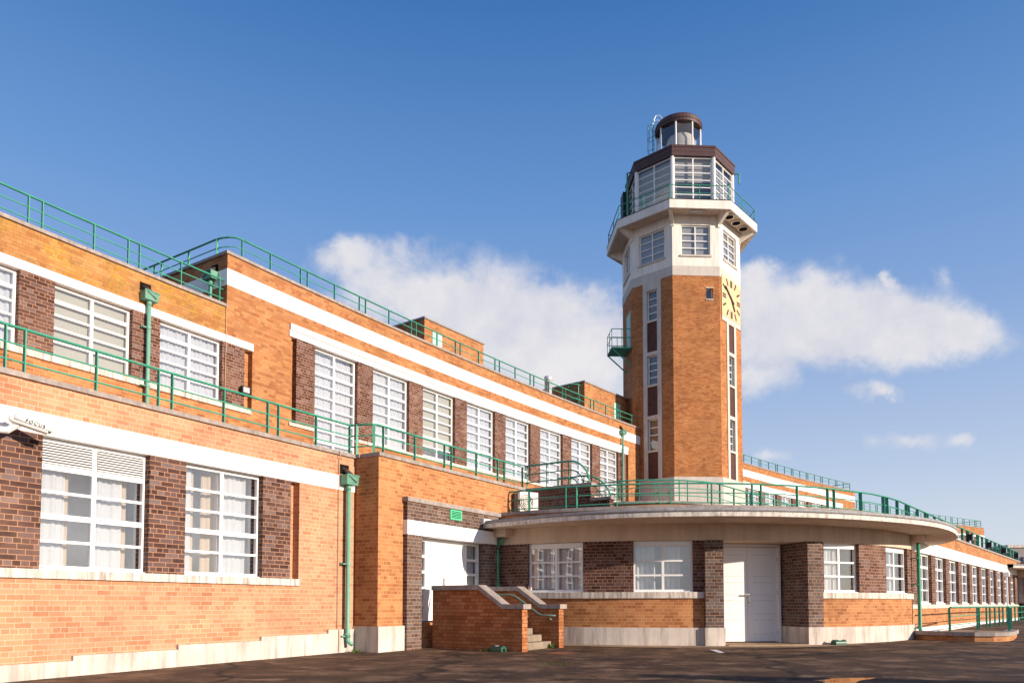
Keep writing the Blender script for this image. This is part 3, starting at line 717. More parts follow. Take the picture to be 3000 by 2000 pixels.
    m = MB(); strip(ring(.02, 2.965), ring(.035, 3.045), m); strip(ring(.035, 3.045), ring(-.30, 3.075), m); strip(ring(.015, 2.965), ring(.02, 2.965), m); m.build('canopy_flashing', 'lead', t, True)
    m = MB(); strip(ring(-.30, 3.075), innt, m); m.build('canopy_top', 'roof', t, True)
    return t
pavilion(BOW, 'rounded brick pavilion under a sweeping white concrete canopy with white double doors', True)
MB_BOW = Mirror(BOW)
pavilion(MB_BOW, 'far rounded pavilion with pale canopy tip at the right edge of the photo', False)

cb = thing('front_block', 'straight brick front with ten narrow white windows running off to the right', 'building', CEN.p(10, 0, 0))
CA, CB_ = -2.6, 25.2
m = MB(); m.box(CEN, CA, CB_, -.35, 0, 2.97, 3.36); m.box(CEN, CA, CB_, -.35, 0, .30, .88); m.build('wall', 'brick', cb)
MB().box(CEN, CA, CB_, -.34, .016, 2.60, 2.97).build('white_band', 'white', cb)
MB().box(CEN, CA, CB_, -.42, .045, 3.36, 3.435).build('coping', 'coping', cb)
MB().box(CEN, CA, CB_, -.34, .045, .88, 1.005).build('sill', 'sill', cb)
MB().box(CEN, CA, CB_, -.3, .05, -.3, .31).build('plinth', 'white', cb)
W0 = 0.0; SP = 2.333; WW = 1.74
edges = [CA]
for i in range(10): edges += [W0 + SP * i, W0 + SP * i + WW]
edges.append(CB_)
for i in range(0, len(edges), 2): MB().box(CEN, edges[i], edges[i + 1], -.33, .002, 1.007, 2.598).build('pier', 'brick_dark', cb)
for i in range(10): window(cb, CEN, W0 + SP * i, W0 + SP * i + WW, -.10, 1.04, 2.595, 2, 4, ('most', 'sheer', 'pair')[i % 3], (3,), bar=.055)
# flat roof of the front block
pts = [tuple(BOW.p(a, -.35)[:2]) for a in [x * .5 for x in range(0, 25)]] + [tuple(CEN.p(a, -.35)[:2]) for a in (0, 12, 23)] + [tuple(ARC.p(s, .1)[:2]) for s in (22, 12, 4, -4, -12, -21)]
r = MB(); r.prism(pts, 3.10, 3.16); r.build('roof', 'roof', cb)

# raised inner block with its own parapet and rail
rb = thing('raised_roof_block', 'low raised roof block with rounded brick parapet behind the canopy railing', 'building', (5.4, 22.8, 3.1))
inner = [ARC.p(-17.1, n) for n in (0, 2, 4, 5.5, 6.6)]
inner += [Vector((4.482 + 3.30 * math.cos(rad(t)), 25.704 + 3.30 * math.sin(rad(t)), 0)) for t in range(248, 308, 4)]
e = inner[-1]; inner += [e + Vector((CEN.d[0], CEN.d[1], 0)) * k for k in (2, 4, 7, 10, 14, 18)]
def offset(path, d):
    out = []
    for i, p in enumerate(path):
        a = path[max(0, i - 1)]; b = path[min(len(path) - 1, i + 1)]; t = (b - a); t.z = 0; t.normalize()
        out.append(p + Vector((t.y, -t.x, 0)) * d)
    return out
def wall_strip(path, d0, d1, z0, z1, name, mat, parent):
    A, B = offset(path, d0), offset(path, d1); m = MB(); Ln = 0
    for i in range(len(path) - 1):
        l = (path[i + 1] - path[i]).length; u0, u1 = Ln, Ln + l; Ln += l
        q = lambda P, z: Vector((P.x, P.y, z))
        m.quad([q(B[i], z0), q(B[i + 1], z0), q(B[i + 1], z1), q(B[i], z1)], [(u0, z0), (u1, z0), (u1, z1), (u0, z1)])
        m.quad([q(A[i + 1], z0), q(A[i], z0), q(A[i], z1), q(A[i + 1], z1)], [(u1, z0), (u0, z0), (u0, z1), (u1, z1)])
        m.quad([q(B[i], z1), q(B[i + 1], z1), q(A[i + 1], z1), q(A[i], z1)], [(u0, 0), (u1, 0), (u1, .1), (u0, .1)])
        m.quad([q(B[i + 1], z0), q(B[i], z0), q(A[i], z0), q(A[i + 1], z0)], [(u1, 0), (u0, 0), (u0, .1), (u1, .1)])
    return m.build(name, mat, parent)
wall_strip(inner, -.2, .05, 3.1, 4.06, 'parapet_wall', 'brick', rb)
wall_strip(inner, -.26, .10, 4.06, 4.138, 'coping', 'coping', rb)
r = MB(); r.prism([(p.x, p.y) for p in offset(inner, -.2)] + [tuple(ARC.p(s, .05)[:2]) for s in (8, 2, -4, -10, -16)], 3.90, 3.98); r.build('roof', 'roof', rb)

# dark stair wall on the pavilion roof
sw = thing('stair_wall', 'dark plum brick stair wall with concrete coping on the pavilion roof', 'wall', ARC.p(-20.9, 6.5, 3.1))
MB().box(ARC, -21.05, -20.8, 4.6, 7.66, 3.1, 4.06).build('wall', 'brick_dark', sw)
MB().box(ARC, -21.10, -20.75, 4.55, 7.71, 4.06, 4.138).build('coping', 'coping', sw)
MB().box(ARC, -21.05, -20.8, 7.66, 8.2, 3.1, 3.66).build('stepped_end', 'brick_dark', sw)
MB().box(ARC, -21.10, -20.75, 7.66, 8.26, 3.66, 3.735).build('coping', 'coping', sw)

# ================================================================== CONTROL TOWER
tw = thing('control_tower', 'octagonal brick control tower with white gallery, clock and glazed lantern', 'tower', (TX, TY, 3.1))
IN = 2.887
def octagon(inr, off=0): return [(TX + inr / math.cos(math.pi / 8) * math.cos(TH + (k + .5) * math.pi / 4), TY + inr / math.cos(math.pi / 8) * math.sin(TH + (k + .5) * math.pi / 4)) for k in range(8)]
def slab(m, k, l0, l1, z0, z1, b0, b1, vo=0):     # one face's slab, mitred where it reaches the corner
    F = Oct(k); h0, h1 = b0 * TAN, b1 * TAN
    def P(l, b, z): return F.p(l if abs(l) < 5 else math.copysign(b * TAN, l), b, z)
    L0, L1 = l0, l1
    u0 = -h1 if abs(l0) >= 5 else l0; u1 = h1 if abs(l1) >= 5 else l1; o = k * 2.4
    m.quad([P(L0, b1, z0), P(L1, b1, z0), P(L1, b1, z1), P(L0, b1, z1)], [(u0 + o, z0), (u1 + o, z0), (u1 + o, z1), (u0 + o, z1)])
    m.quad([P(L0, b0, z1), P(L0, b1, z1), P(L1, b1, z1), P(L1, b0, z1)][::-1], [(u0, 0), (u0, .2), (u1, .2), (u1, 0)])
    m.quad([P(L0, b0, z0), P(L0, b1, z0), P(L1, b1, z0), P(L1, b0, z0)], [(u0, 0), (u0, .2), (u1, .2), (u1, 0)])
    for l in (L0, L1):
        if abs(l) < 5: m.quad([P(l, b0, z0), P(l, b1, z0), P(l, b1, z1), P(l, b0, z1)], [(0, z0), (.2, z0), (.2, z1), (0, z1)])
X = 9
MB().prism(octagon(2.62), 3.2, 20.4).build('core', 'room_dark', tw)
m = MB()
for k in range(8):
    if k in (0, 6, 2, 4): slab(m, k, -X, -.53, 7.31, 17.48, 2.6, IN); slab(m, k, .53, X, 7.31, 17.48, 2.6, IN)
    elif k == 7:
        slab(m, k, -X, X, 7.31, 16.30, 2.6, IN); slab(m, k, -X, X, 16.84, 17.48, 2.6, IN); slab(m, k, -X, .50, 16.30, 16.84, 2.6, IN); slab(m, k, .86, X, 16.30, 16.84, 2.6, IN)
    else: slab(m, k, -X, X, 7.31, 17.48, 2.6, IN)
m.build('brick_shaft', 'brick_tower', tw)
m = MB(); m.prism(octagon(2.98), 5.9, 7.31); m.prism(octagon(3.22), 3.2, 5.9); m.build('stone_base', 'stone', tw)
m = MB()
for k in range(8): slab(m, k, -X, X, 17.48, 17.97, 2.6, 2.905)
m.build('stone_band', 'stone', tw)
m = MB()
for k in range(8):
    slab(m, k, -X, X, 17.97, 18.50, 2.6, IN); slab(m, k, -X, X, 20.08, 20.62, 2.6, IN); slab(m, k, -X, -.74, 18.50, 20.08, 2.6, IN); slab(m, k, .74, X, 18.50, 20.08, 2.6, IN)
m.build('white_stage', 'white_old', tw)
for k in (5, 6, 7, 0, 1):
    window(tw, Oct(k), -.73, .73, 2.80, 18.52, 20.07, 2, 4, 'grey', (), bar=.045, dep=.12, glass='glass_dark', slots=False)
    MB().box(Oct(k), -.80, .80, 2.75, 2.95, 18.44, 18.53).build('window_sill', 'stone', tw)
# stone strips with stair windows and tiled spandrels
for k in (6, 0):
    F = Oct(k); top = 17.48 if k == 6 else 15.58
    m = MB(); m.box(F, -.53, -.30, 2.66, 2.925, 7.31, top); m.box(F, .30, .53, 2.66, 2.925, 7.31, top)
    wins = [(15.50, 17.05), (12.17, 13.68), (8.80, 10.40)] if k == 6 else [(12.17, 13.68), (8.80, 10.40)]
    for z0, z1 in wins:
        m.box(F, -.30, .30, 2.66, 2.92, z1, z1 + .18); m.box(F, -.30, .30, 2.66, 2.935, z0 - .11, z0)
    m.box(F, -.30, .30, 2.66, 2.92, top - (.25 if k == 6 else .30), top)
    if k == 0: m.box(F, -1.05, 1.05, 2.89, 2.93, 15.32, 15.58)
    m.build('stone_strip', 'stone', tw)
    sp = [(7.31, 8.69), (10.58, 12.06), (13.86, 15.39 if k == 6 else 15.28)]
    for z0, z1 in sp: MB().box(F, -.30, .30, 2.66, 2.86, z0, z1).build('tiled_spandrel', 'tile', tw)
    for z0, z1 in wins: window(tw, F, -.295, .295, 2.78, z0, z1, 1, 4, 'open', (), bar=.04, dep=.1, glass='glass_dark', slots=False)
window(tw, Oct(7), .50, .86, 2.76, 16.31, 16.83, 1, 1, 'open', (), bar=.035, dep=.09, glass='glass_dark', slots=False)
m = MB(); m.box(Oct(7), .48, .88, 2.82, 2.91, 16.84, 16.90); m.box(Oct(7), .48, .88, 2.82, 2.92, 16.25, 16.305); m.build('small_window_trim', 'sill', tw)
# clock
F = Oct(0)
ck = MB().box(F, -1.06, 1.06, 2.88, 2.935, 15.59, 17.62).build('clock_face', 'yellow', tw)
m = MB(); zc = 16.62
def bar(m, ang, r0, r1, w, off=0, lift=2.95):
    # ang clockwise from 12 as the viewer sees it; the face is square so bars reach to its border
    s, c = math.sin(ang), math.cos(ang); P = []
    for r, o in ((r0, -w), (r0, w), (r1, w), (r1, -w)):
        P.append((s * r + c * (o + off), zc + c * r - s * (o + off)))
    m.quad([F.p(a, lift, z) for a, z in P], [(0, 0)] * 4); m.quad([F.p(a, lift - .012, z) for a, z in P][::-1], [(0, 0)] * 4)
    for i in range(4):
        j = (i + 1) % 4; m.quad([F.p(P[i][0], lift - .012, P[i][1]), F.p(P[j][0], lift - .012, P[j][1]), F.p(P[j][0], lift, P[j][1]), F.p(P[i][0], lift, P[i][1])], [(0, 0)] * 4)
for h in range(12):
    a = h * math.pi / 6; q = max(abs(math.sin(a)), abs(math.cos(a))); r1 = min(.98 / q, 1.08); r0 = r1 - .36
    if h % 3 == 0: bar(m, a, r0, r1, .036, -.062); bar(m, a, r0, r1, .036, .062)
    else: bar(m, a, r0, r1, .046)
m.build('hour_mark', 'black', ck)
m = MB(); bar(m, rad(306), -.30, .88, .045, 0, 2.985); m.build('minute_hand', 'black', ck)
m = MB(); bar(m, rad(145), -.14, .64, .058, 0, 2.97); m.build('hour_hand', 'black', ck)
# gallery
def ring_prism(name, r0, r1, z0, z1, mat):
    m = MB(); a, b = octagon(r0), octagon(r1)
    for i in range(8):
        j = (i + 1) % 8
        m.quad([(*b[i], z0), (*b[j], z0), (*b[j], z1), (*b[i], z1)], [(0, z0), (2.4, z0), (2.4, z1), (0, z1)])
        m.quad([(*a[j], z0), (*a[i], z0), (*a[i], z1), (*a[j], z1)], [(2.4, z0), (0, z0), (0, z1), (2.4, z1)])
        m.quad([(*a[i], z1), (*b[i], z1), (*b[j], z1), (*a[j], z1)][::-1], [(0, 0), (0, 1), (2, 1), (2, 0)])
        m.quad([(*a[i], z0), (*b[i], z0), (*b[j], z0), (*a[j], z0)], [(0, 0), (0, 1), (2, 1), (2, 0)])
    return m.build(name, mat, tw)
ring_prism('gallery_slab', 2.55, 3.66, 20.58, 20.72, 'concrete')
ring_prism('gallery_fascia', 3.60, 3.70, 20.50, 20.93, 'white_old')
MB().prism(octagon(3.715), 20.932, 20.965).build('gallery_edge', 'black', tw)
for k in range(8):
    t = TH + (k + .5) * math.pi / 4; cs, sn = math.cos(t), math.sin(t); w = .085; q = 1 / math.cos(math.pi / 8)
    def P(r, s, z): return (TX + cs * r - sn * s, TY + sn * r + cs * s, z)
    m = MB(); prof = [(2.80 * q, 19.98), (2.93 * q, 19.98), (2.93 * q, 20.10), (3.56 * q, 20.48), (3.56 * q, 20.60), (2.80 * q, 20.60)]
    m.quad([P(r, w, z) for r, z in prof], [(0, 0)] * 6); m.quad([P(r, -w, z) for r, z in prof][::-1], [(0, 0)] * 6)
    for i in range(6):
        (r0, z0), (r1, z1) = prof[i], prof[(i + 1) % 6]; m.quad([P(r0, w, z0), P(r0, -w, z0), P(r1, -w, z1), P(r1, w, z1)], [(0, 0)] * 4)
    m.build('gallery_bracket', 'white_old', tw)
F = Oct(7); MB().box(F, -.42, .38, 3.15, 3.45, 20.52, 20.578).build('soffit_vent', 'steel', tw)
F = Oct(0)
for l in (-.85, -.05, .75):
    c = F.p(l, 3.28); o = MB().lathe((c.x, c.y), [(0.0, 20.50), (.26, 20.50), (.26, 20.578)], 20).build('soffit_light', 'steel', tw)
    MB().lathe((c.x, c.y), [(0, 20.495), (.21, 20.495), (.21, 20.50)], 20).build('lens', 'void', o)
# cab
CI = 2.60
MB().prism(octagon(2.68), 20.967, 21.02).build('cab_floor', 'roof', tw)
for k in range(8):
    t = TH + (k + .5) * math.pi / 4; r = (CI - .03) / math.cos(math.pi / 8)
    m = MB(); m.tube([(TX + r * math.cos(t), TY + r * math.sin(t), 21.0), (TX + r * math.cos(t), TY + r * math.sin(t), 23.78)], .10, 8); m.build('cab_post', 'white', tw)
for k in (4, 5, 6, 7, 0, 1, 2):
    R = win_meshes(2.0, 2.74, 2, 7, 'cab', (), 0, .05, .06)
    o = put('cab_window', R['frame'], Oct(k), 0, CI - .02, 21.02, tw)
    p = sub('pane', R['pane'], o); p.data = R['pane'].copy(); p.data.materials[0] = M['glass_dark']
    b = MB()
    z0 = {7: 1.55, 0: .3, 6: .05, 5: .05}.get(k, .6)
    b.quad([(-.97, .22, z0), (.97, .22, z0), (.97, .22, 2.72), (-.97, .22, 2.72)], [(0, 0)] * 4)
    sub('blind', b.mesh('blind', M['blind' if k in (5, 6) else 'grey_blind']), o)
MB().prism(octagon(1.4), 21.02, 23.5).build('cab_core', 'reveal', tw)
ro = MB().prism(octagon(2.70), 23.78, 24.30).build('cab_roof', 'bronze', tw)
m = MB(); m.prism(octagon(2.725), 24.22, 24.325); m.prism(octagon(2.71), 23.985, 23.995); m.build('roof_trim', 'bronze', ro)
MB().lathe((TX, TY), [(1.5, 24.33), (1.35, 24.34), (1.3, 24.45), (1.15, 24.46)], 24).build('lantern_base', 'bronze', tw)
m = MB(); RL = 1.17; NL = 8
for i in range(NL):
    t = TH + 2 * math.pi * (i + .5) / NL; m.tube([(TX + RL * math.cos(t), TY + RL * math.sin(t), 24.45), (TX + RL * math.cos(t), TY + RL * math.sin(t), 26.70)], .045, 6)
m.build('lantern_bar', 'upvc', tw)
m = MB(); pt = [(TX + (RL - .01) * math.cos(TH + 2 * math.pi * (i + .5) / NL), TY + (RL - .01) * math.sin(TH + 2 * math.pi * (i + .5) / NL)) for i in range(NL)]
for i in range(NL):
    j = (i + 1) % NL; m.quad([(*pt[i], 24.45), (*pt[j], 24.45), (*pt[j], 26.7), (*pt[i], 26.7)], [(0, 0)] * 4)
m.build('lantern_glass', 'glass_dark', tw)
MB().lathe((TX + .10, TY - .10), [(.80, 24.47), (.80, 25.9), (.70, 26.25), (.40, 26.45), (0, 26.5)], 28).build('beacon_drum', 'stone', tw, True)
MB().lathe((TX, TY), [(0, 26.68), (1.21, 26.68), (1.24, 26.66), (1.25, 26.79), (1.275, 26.795), (1.275, 26.90), (1.255, 26.905), (1.255, 27.0), (1.21, 27.07), (1.0, 27.14), (0, 27.18)], 40).build('lantern_cap', 'bronze', tw, False)
# rain pipes on the cab
c0 = octagon(2.74)
m = MB(); F = Oct(5); m.tube([F.p(.55, 2.55, 24.15), F.p(.55, 2.95, 24.05), F.p(.55, 2.95, 21.0)], .05, 8); m.build('cab_rainpipe', 'green', tw)
m = MB(); F = Oct(1); m.tube([F.p(-.95, 2.6, 23.95), F.p(-.95, 3.0, 23.95), F.p(-.95, 3.0, 23.4)], .045, 8); m.build('cab_rainpipe', 'green', tw)
MB().box(Oct(5), -1.05, -.35, 2.66, 3.0, 22.2, 23.55).build('equipment_cabinet', 'black', tw)
# LL face door
F = Oct(5); m = MB(); m.box(F, -.12, .88, 2.80, 2.91, 14.45, 16.45); o = m.build('balcony_door_surround', 'stone', tw)
MB().box(F, 0.0, .78, 2.88, 2.925, 14.46, 16.33).build('balcony_door', 'mint', o)

# things fixed to the tower
gl = octagon(3.60)
gp = []
for i in range(8):
    p, q = gl[i], gl[(i + 1) % 8]; n = 2
    for k in range(n): gp.append(((p[0] + (q[0] - p[0]) * k / n, p[1] + (q[1] - p[1]) * k / n), TH + (i + .5) * math.pi / 4))
railing('gallery_railing', 'green two-bar railing around the white gallery of the tower', [Vector((*p, 0)) for p in gl], 20.96, [21.72, 21.32], gp, None, .04, round_=True, closed=True, top_r=.026)
bl = thing('service_balcony', 'small green steel balcony bracketed off the tower\'s shaded side', 'balcony', Oct(5).p(.4, 3.4, 14.4))
F = Oct(5)
MB().box(F, -.25, 1.05, 2.89, 3.95, 14.36, 14.44).build('platform', 'green', bl)
m = MB()
for z in (14.95, 15.4): m.tube([F.p(-.25, 2.9, z), F.p(-.25, 3.93, z), F.p(1.03, 3.93, z), F.p(1.03, 2.9, z)], .022, 6)
m.build('hand_rail', 'green', bl)
m = MB()
for l, b in ((-.25, 3.93), (1.03, 3.93), (.39, 3.93), (-.25, 3.4), (1.03, 3.4)): m.tube([F.p(l, b, 14.44), F.p(l, b, 15.4)], .018, 6)
m.build('upright', 'green', bl)
for l in (-.22, 1.0): MB().tube([F.p(l, 3.9, 14.36), F.p(l, 2.89, 13.45)], .035, 6).build('brace', 'green', bl)
ld = thing('roof_ladder', 'thin pale green caged ladder with white grab rails beside the round lantern', 'ladder', (7.75, 39.4, 24.33))
m = MB(); lx, ly = 7.70, 39.30
for s in (-.2, .2): m.tube([(lx, ly + s, 24.33), (lx, ly + s, 27.25)], .022, 6)
m.build('stile', 'green_pale', ld)
m = MB()
for i in range(11): m.tube([(lx, ly - .2, 24.5 + i * .25), (lx, ly + .2, 24.5 + i * .25)], .012, 6)
m.build('rung', 'green_pale', ld)
m = MB()
for z in (25.6, 26.3, 27.0): m.tube([(lx + .02 - .34 * math.sin(t * math.pi / 8), ly + .22 * math.cos(t * math.pi / 8), z) for t in range(9)], .014, 6)
for t in (2, 4, 6): m.tube([(lx + .02 - .34 * math.sin(t * math.pi / 8), ly + .22 * math.cos(t * math.pi / 8), z) for z in (25.6, 27.0)], .012, 6)
m.build('safety_cage', 'green_pale', ld)
m = MB(); m.tube([(lx, ly - .2, 27.25), (lx + .12, ly - .2, 27.5), (lx + .34, ly - .2, 27.52), (lx + .48, ly - .2, 27.3)], .02, 6); m.tube([(lx, ly + .2, 27.25), (lx + .12, ly + .2, 27.5), (lx + .34, ly + .2, 27.52), (lx + .48, ly + .2, 27.3)], .02, 6); m.build('grab_rail', 'upvc', ld)

# ================================================================== ROOF THINGS
def hut(s0, s1, n0, top, ds, label):
    t = thing('roof_hut', label, 'roof hut', ARC.p((s0 + s1) / 2, n0, 9.65), 'brick huts on the main roof')
    MB().box(ARC, s0, s1, n0 - 5, n0, 9.65, top).build('wall', 'brick_up', t)
    MB().box(ARC, s0 - .05, s1 + .05, n0 - 5, n0 + .05, top, top + .08).build('roof_edge', 'lead', t)
    o = MB().box(ARC, ds, ds + .60, n0, n0 + .03, top - 2.3, top - .42).build('door', 'mint', t)
    MB().box(ARC, ds + .2, ds + .42, n0 + .03, n0 + .035, top - 1.3, top - 1.0).build('sign_plate', 'paper', o)
    return t
h1 = hut(-14.37, -10.47, -4.0, 13.17, -13.9, 'brick roof hut with mint door, midway along the long railing')
h2 = hut(-6.38, -2.2, -1.05, 11.83, -3.68, 'brick roof hut with mint door, just left of the tower')
fl = thing('flue', 'shiny steel flue pipe behind the roof railing', 'flue', ARC.p(-9.06, -1.3, 9.65))
c = ARC.p(-9.06, -1.3); MB().lathe((c.x, c.y), [(.17, 9.65), (.17, 11.30), (.185, 11.31), (.185, 11.48), (.16, 11.49), (0, 11.45)], 20).build('pipe', 'chrome', fl, True)
la = thing('cat_ladder', 'dark green hooped ladder on the shaded side of the right roof hut', 'ladder', ARC.p(-6.5, -1.6, 9.65))
m = MB()
for n in (-1.35, -1.75): m.tube([ARC.p(-6.46, n, 9.65), ARC.p(-6.46, n, 11.9)], .025, 6)
m.build('stile', 'green', la)
m = MB()
for i in range(7): m.tube([ARC.p(-6.46, -1.35, 9.9 + .28 * i), ARC.p(-6.46, -1.75, 9.9 + .28 * i)], .014, 6)
m.build('rung', 'green', la)
m = MB()
for z in (11.0, 11.7): m.tube([ARC.p(-6.46 - .40 * math.sin(t * math.pi / 8), -1.55 + .30 * math.cos(t * math.pi / 8), z) for t in range(9)], .02, 6)
m.build('hoop', 'green', la)

ac = thing('air_conditioner', 'cream air-conditioning unit with fan grille against the brick block end', 'air conditioner', ARC.p(-22, 6.5, 3.12))
acf = Line(.205, 19.2, rad(60))
s0 = acf
MB().box(s0, 0, .56, -.36, 0, 3.37, 3.95).build('casing', 'ac', ac)
m = MB()
for r in (.05, .10, .15, .20): m.tube([s0.p(.20 + r * math.cos(t * math.pi / 12), .012, 3.66 + r * math.sin(t * math.pi / 12)) for t in range(24)], .008, 5, True)
m.build('fan_grille', 'acgrill', ac)
MB().box(s0, -.012, -.001, -.34, -.02, 3.40, 3.92).build('fin_coil', 'acgrill', ac)
m = MB()
for i in range(9): m.box(s0, -.02, -.0125, -.34, -.02, 3.405 + i * .062, 3.418 + i * .062)
for i in range(5): m.box(s0, -.022, -.013, -.34 + i * .076, -.328 + i * .076, 3.41, 3.91)
m.build('coil_guard', 'ac', ac)
for a in (.04, .46): MB().box(s0, a, a + .05, -.34, -.02, 3.16, 3.37).build('foot', 'ac', ac)

# ================================================================== RAILINGS
ss = [-38.9, -37.9, -37.6, -36.6, -35.6, -34.95, -33.9, -33.65, -32.62, -31.58, -31.33, -30.3, -29.31, -29.05, -28.07, -27.10]
railing('roof_railing', 'green railing along the parapet of the low left wing', arc_path(ARC, -39, -27.08, 4.95), 4.13, [4.785, 4.55, 4.32], arc_posts(ARC, ss, 4.95), wide=.06)
ss = [-26.65, -25.58, -24.47, -24.2, -23.15, -22.17, -21.86, -20.95]
pth = [ARC.p(-27.08, 4.95), ARC.p(-27.06, 5.05), ARC.p(-27.0, 5.25), ARC.p(-26.92, 5.42), ARC.p(-26.8, 5.5)] + arc_path(ARC, -26.65, -21.05, 5.5)
railing('roof_railing', 'green railing stepping forward over the entrance block', pth, 4.13, [4.785, 4.55, 4.32], arc_posts(ARC, ss, 5.5) + [(ARC.p(-27.05, 5.12), ARC.ang(-27) + rad(75)), (ARC.p(-26.9, 5.46), ARC.ang(-27) + rad(45))])
ss = [-34.0, -33.2, -32.15, -31.15, -30.88, -29.81, -29.03, -28.76, -27.70, -26.62]
railing('roof_railing', 'green railing on the lichen-stained parapet at top left', arc_path(ARC, -36, -26.45, -.15), 8.67, [9.34, 9.10, 8.86], arc_posts(ARC, ss, -.15))
ss = [-25.95, -25.03, -23.97, -23.72, -22.67, -21.64, -21.37, -20.31, -19.24, -19.0, -17.89, -16.86, -16.59, -15.49, -14.46, -14.17, -13.12, -12.06, -11.79, -10.69, -9.62, -9.37, -8.27, -7.25, -6.98, -5.90, -4.81, -4.54, -3.44, -2.85]
pth = [ARC.p(-26.33, n) for n in (-8, -5, -2, -.75)] + [ARC.p(-26.33 + .35 * (1 - math.cos(t)), -.75 + .60 * math.sin(t)) for t in (.4, .8, 1.2)] + arc_path(ARC, -25.9, -2.8, -.15)
back = [(ARC.p(-26.33, n), ARC.ang(-26.3) + rad(90)) for n in (-.68, -1.9, -3.15, -3.5, -4.8, -6.1, -6.4, -7.6)]
railing('roof_railing', 'long green railing along the main roof left of the tower, turning back at its corner', pth, 10.07, [10.64, 10.39, 10.13], arc_posts(ARC, ss, -.15) + back)
ss = [3.4, 4.5, 5.5, 5.8, 6.9, 7.95, 8.22, 9.84, 10.91, 11.99, 12.26, 13.36, 14.43, 14.68, 15.75, 16.81, 17.07, 18.13, 19.16, 19.43, 20.49, 21.52, 21.79, 22.89, 23.97, 24.25, 25.34, 26.46]
pth = arc_path(ARC, 3.3, 26.46, -.15) + [ARC.p(26.46, n) for n in (-2, -5, -8)]
railing('roof_railing', 'green railing on the main roof right of the tower', pth, 10.07, [10.64, 10.39, 10.13], arc_posts(ARC, ss, -.15) + [(ARC.p(26.46, n), ARC.ang(26) + rad(90)) for n in (-2, -4, -6)])
ss = []; a = 27.6
while a < 51.2: ss += [a, a + 1.06, a + 1.33]; a += 2.39
pth = arc_path(ARC, 27.2, 51.4, -.15, 1.2) + [ARC.p(51.4, n) for n in (-2, -5)]
railing('roof_railing', 'thin distant green railing on the far upper storey at right', pth, 8.67, [9.34, 9.10, 8.86], arc_posts(ARC, [s for s in ss if s < 51.4] + [51.4], -.15) + [(ARC.p(51.4, n), ARC.ang(51) + rad(90)) for n in (-1.2, -2.4, -3.6)])
# canopy terrace rail (A): bow then straight front
def bowp(t, r=7.9): return Vector((4.482 + r * math.cos(rad(t)), 25.704 + r * math.sin(rad(t)), 0))
pth = [bowp(t) for t in range(232, 300, 3)]
tgt = [CEN.p(a, -.12) for a in (-1.6, 0, 3, 6, 10, 15, 20, 24.6)]
x0 = bowp(299); x1 = CEN.p(-4.4, -.30)
pth += [CEN.p(-4.9, -.46), CEN.p(-4.2, -.24), CEN.p(-3.2, -.08), CEN.p(-2.2, -.02)] + [CEN.p(a, -.04) for a in (0, 6, 12, 18, 24.5)]
posts = [(bowp(t), rad(t + 90)) for t in (234.3, 239.2, 246.7, 248.7, 256, 263.4, 265.3, 272.5, 279.9, 281.6, 289, 296.2, 297.9)]
posts += [(CEN.p(a, b), CEN.ang(0)) for a, b in ((-4.73, -.38), (-3.56, -.12), (-3.3, -.09))] + [(CEN.p(a, -.04), CEN.ang(0)) for a in (-2.4, -1.33, -1.05, .1, 1.2, 1.5, 2.6, 3.7, 4.0, 5.1, 6.2, 6.5, 7.61, 8.67, 8.95, 9.94, 11.06, 11.34, 12.33, 13.5, 13.78, 14.9, 16.0, 16.27, 17.4, 18.5, 18.75, 19.9, 21.0, 21.3, 22.3, 23.4, 23.7, 24.5)]
railing('roof_railing', 'curved green railing above the sweeping canopy, running on over the straight front', pth, 3.33, [3.93, 3.70, 3.46], posts, wide=.085)
# inner rail (B)
pth = [p for p in inner]
posts = []
for t in (249, 259.5, 268.1, 281.1, 285.9, 299.1): posts.append((Vector((4.482 + 3.27 * math.cos(rad(t)), 25.704 + 3.27 * math.sin(rad(t)), 0)), rad(t + 90)))
d_ = Vector((CEN.d[0], CEN.d[1], 0)); acc = .35
for k in range(13): posts.append((inner[19] + d_ * acc, CEN.ang(0))); acc += (1.06, 1.06, .27)[k % 3]
posts += [(ARC.p(-17.1, n), ARC.ang(-17) + rad(90)) for n in (1, 2.2, 3.4, 4.6, 5.6)]
railing('roof_railing', 'inner green railing on the raised roof block behind the curved canopy railing', pth, 4.135, [4.785, 4.55, 4.32], posts)
# stair rails with drooping curved ends
def stair_rail(s, n0, n1, drop, label, dn, zlow):
    t = thing('stair_railing', label, 'railing', ARC.p(s, n0, 4.135), 'drooping stair railings on the pavilion roof')
    for i, (z, k) in enumerate(((4.785, 1.0), (4.55, .70), (4.33, .42))):
        p = [ARC.p(s, n0, z), ARC.p(s, n1, z)] + [ARC.p(s, n1 + dn * k * math.sin(w), z - (z - zlow) * (1 - math.cos(w))) for w in (.25, .5, .75, 1.0, 1.25, 1.45, 1.57)]
        MB().tube(p, .026 if i == 0 else .016, 8).build('top_rail' if i == 0 else 'mid_rail', 'green', t)
    for n in (n0 + .05, (n0 + n1) / 2, n1): MB().tube([ARC.p(s, n, 4.13), ARC.p(s, n, 4.78)], .02, 6).build('post', 'green', t)
    return t
stair_rail(-20.93, 5.6, 6.95, 1, 'green rail with drooping curved end on top of the dark stair wall', .62, 4.14)
stair_rail(-18.65, 5.3, 6.2, 1, 'green rail with drooping curved end behind the dark stair wall', .95, 3.75)

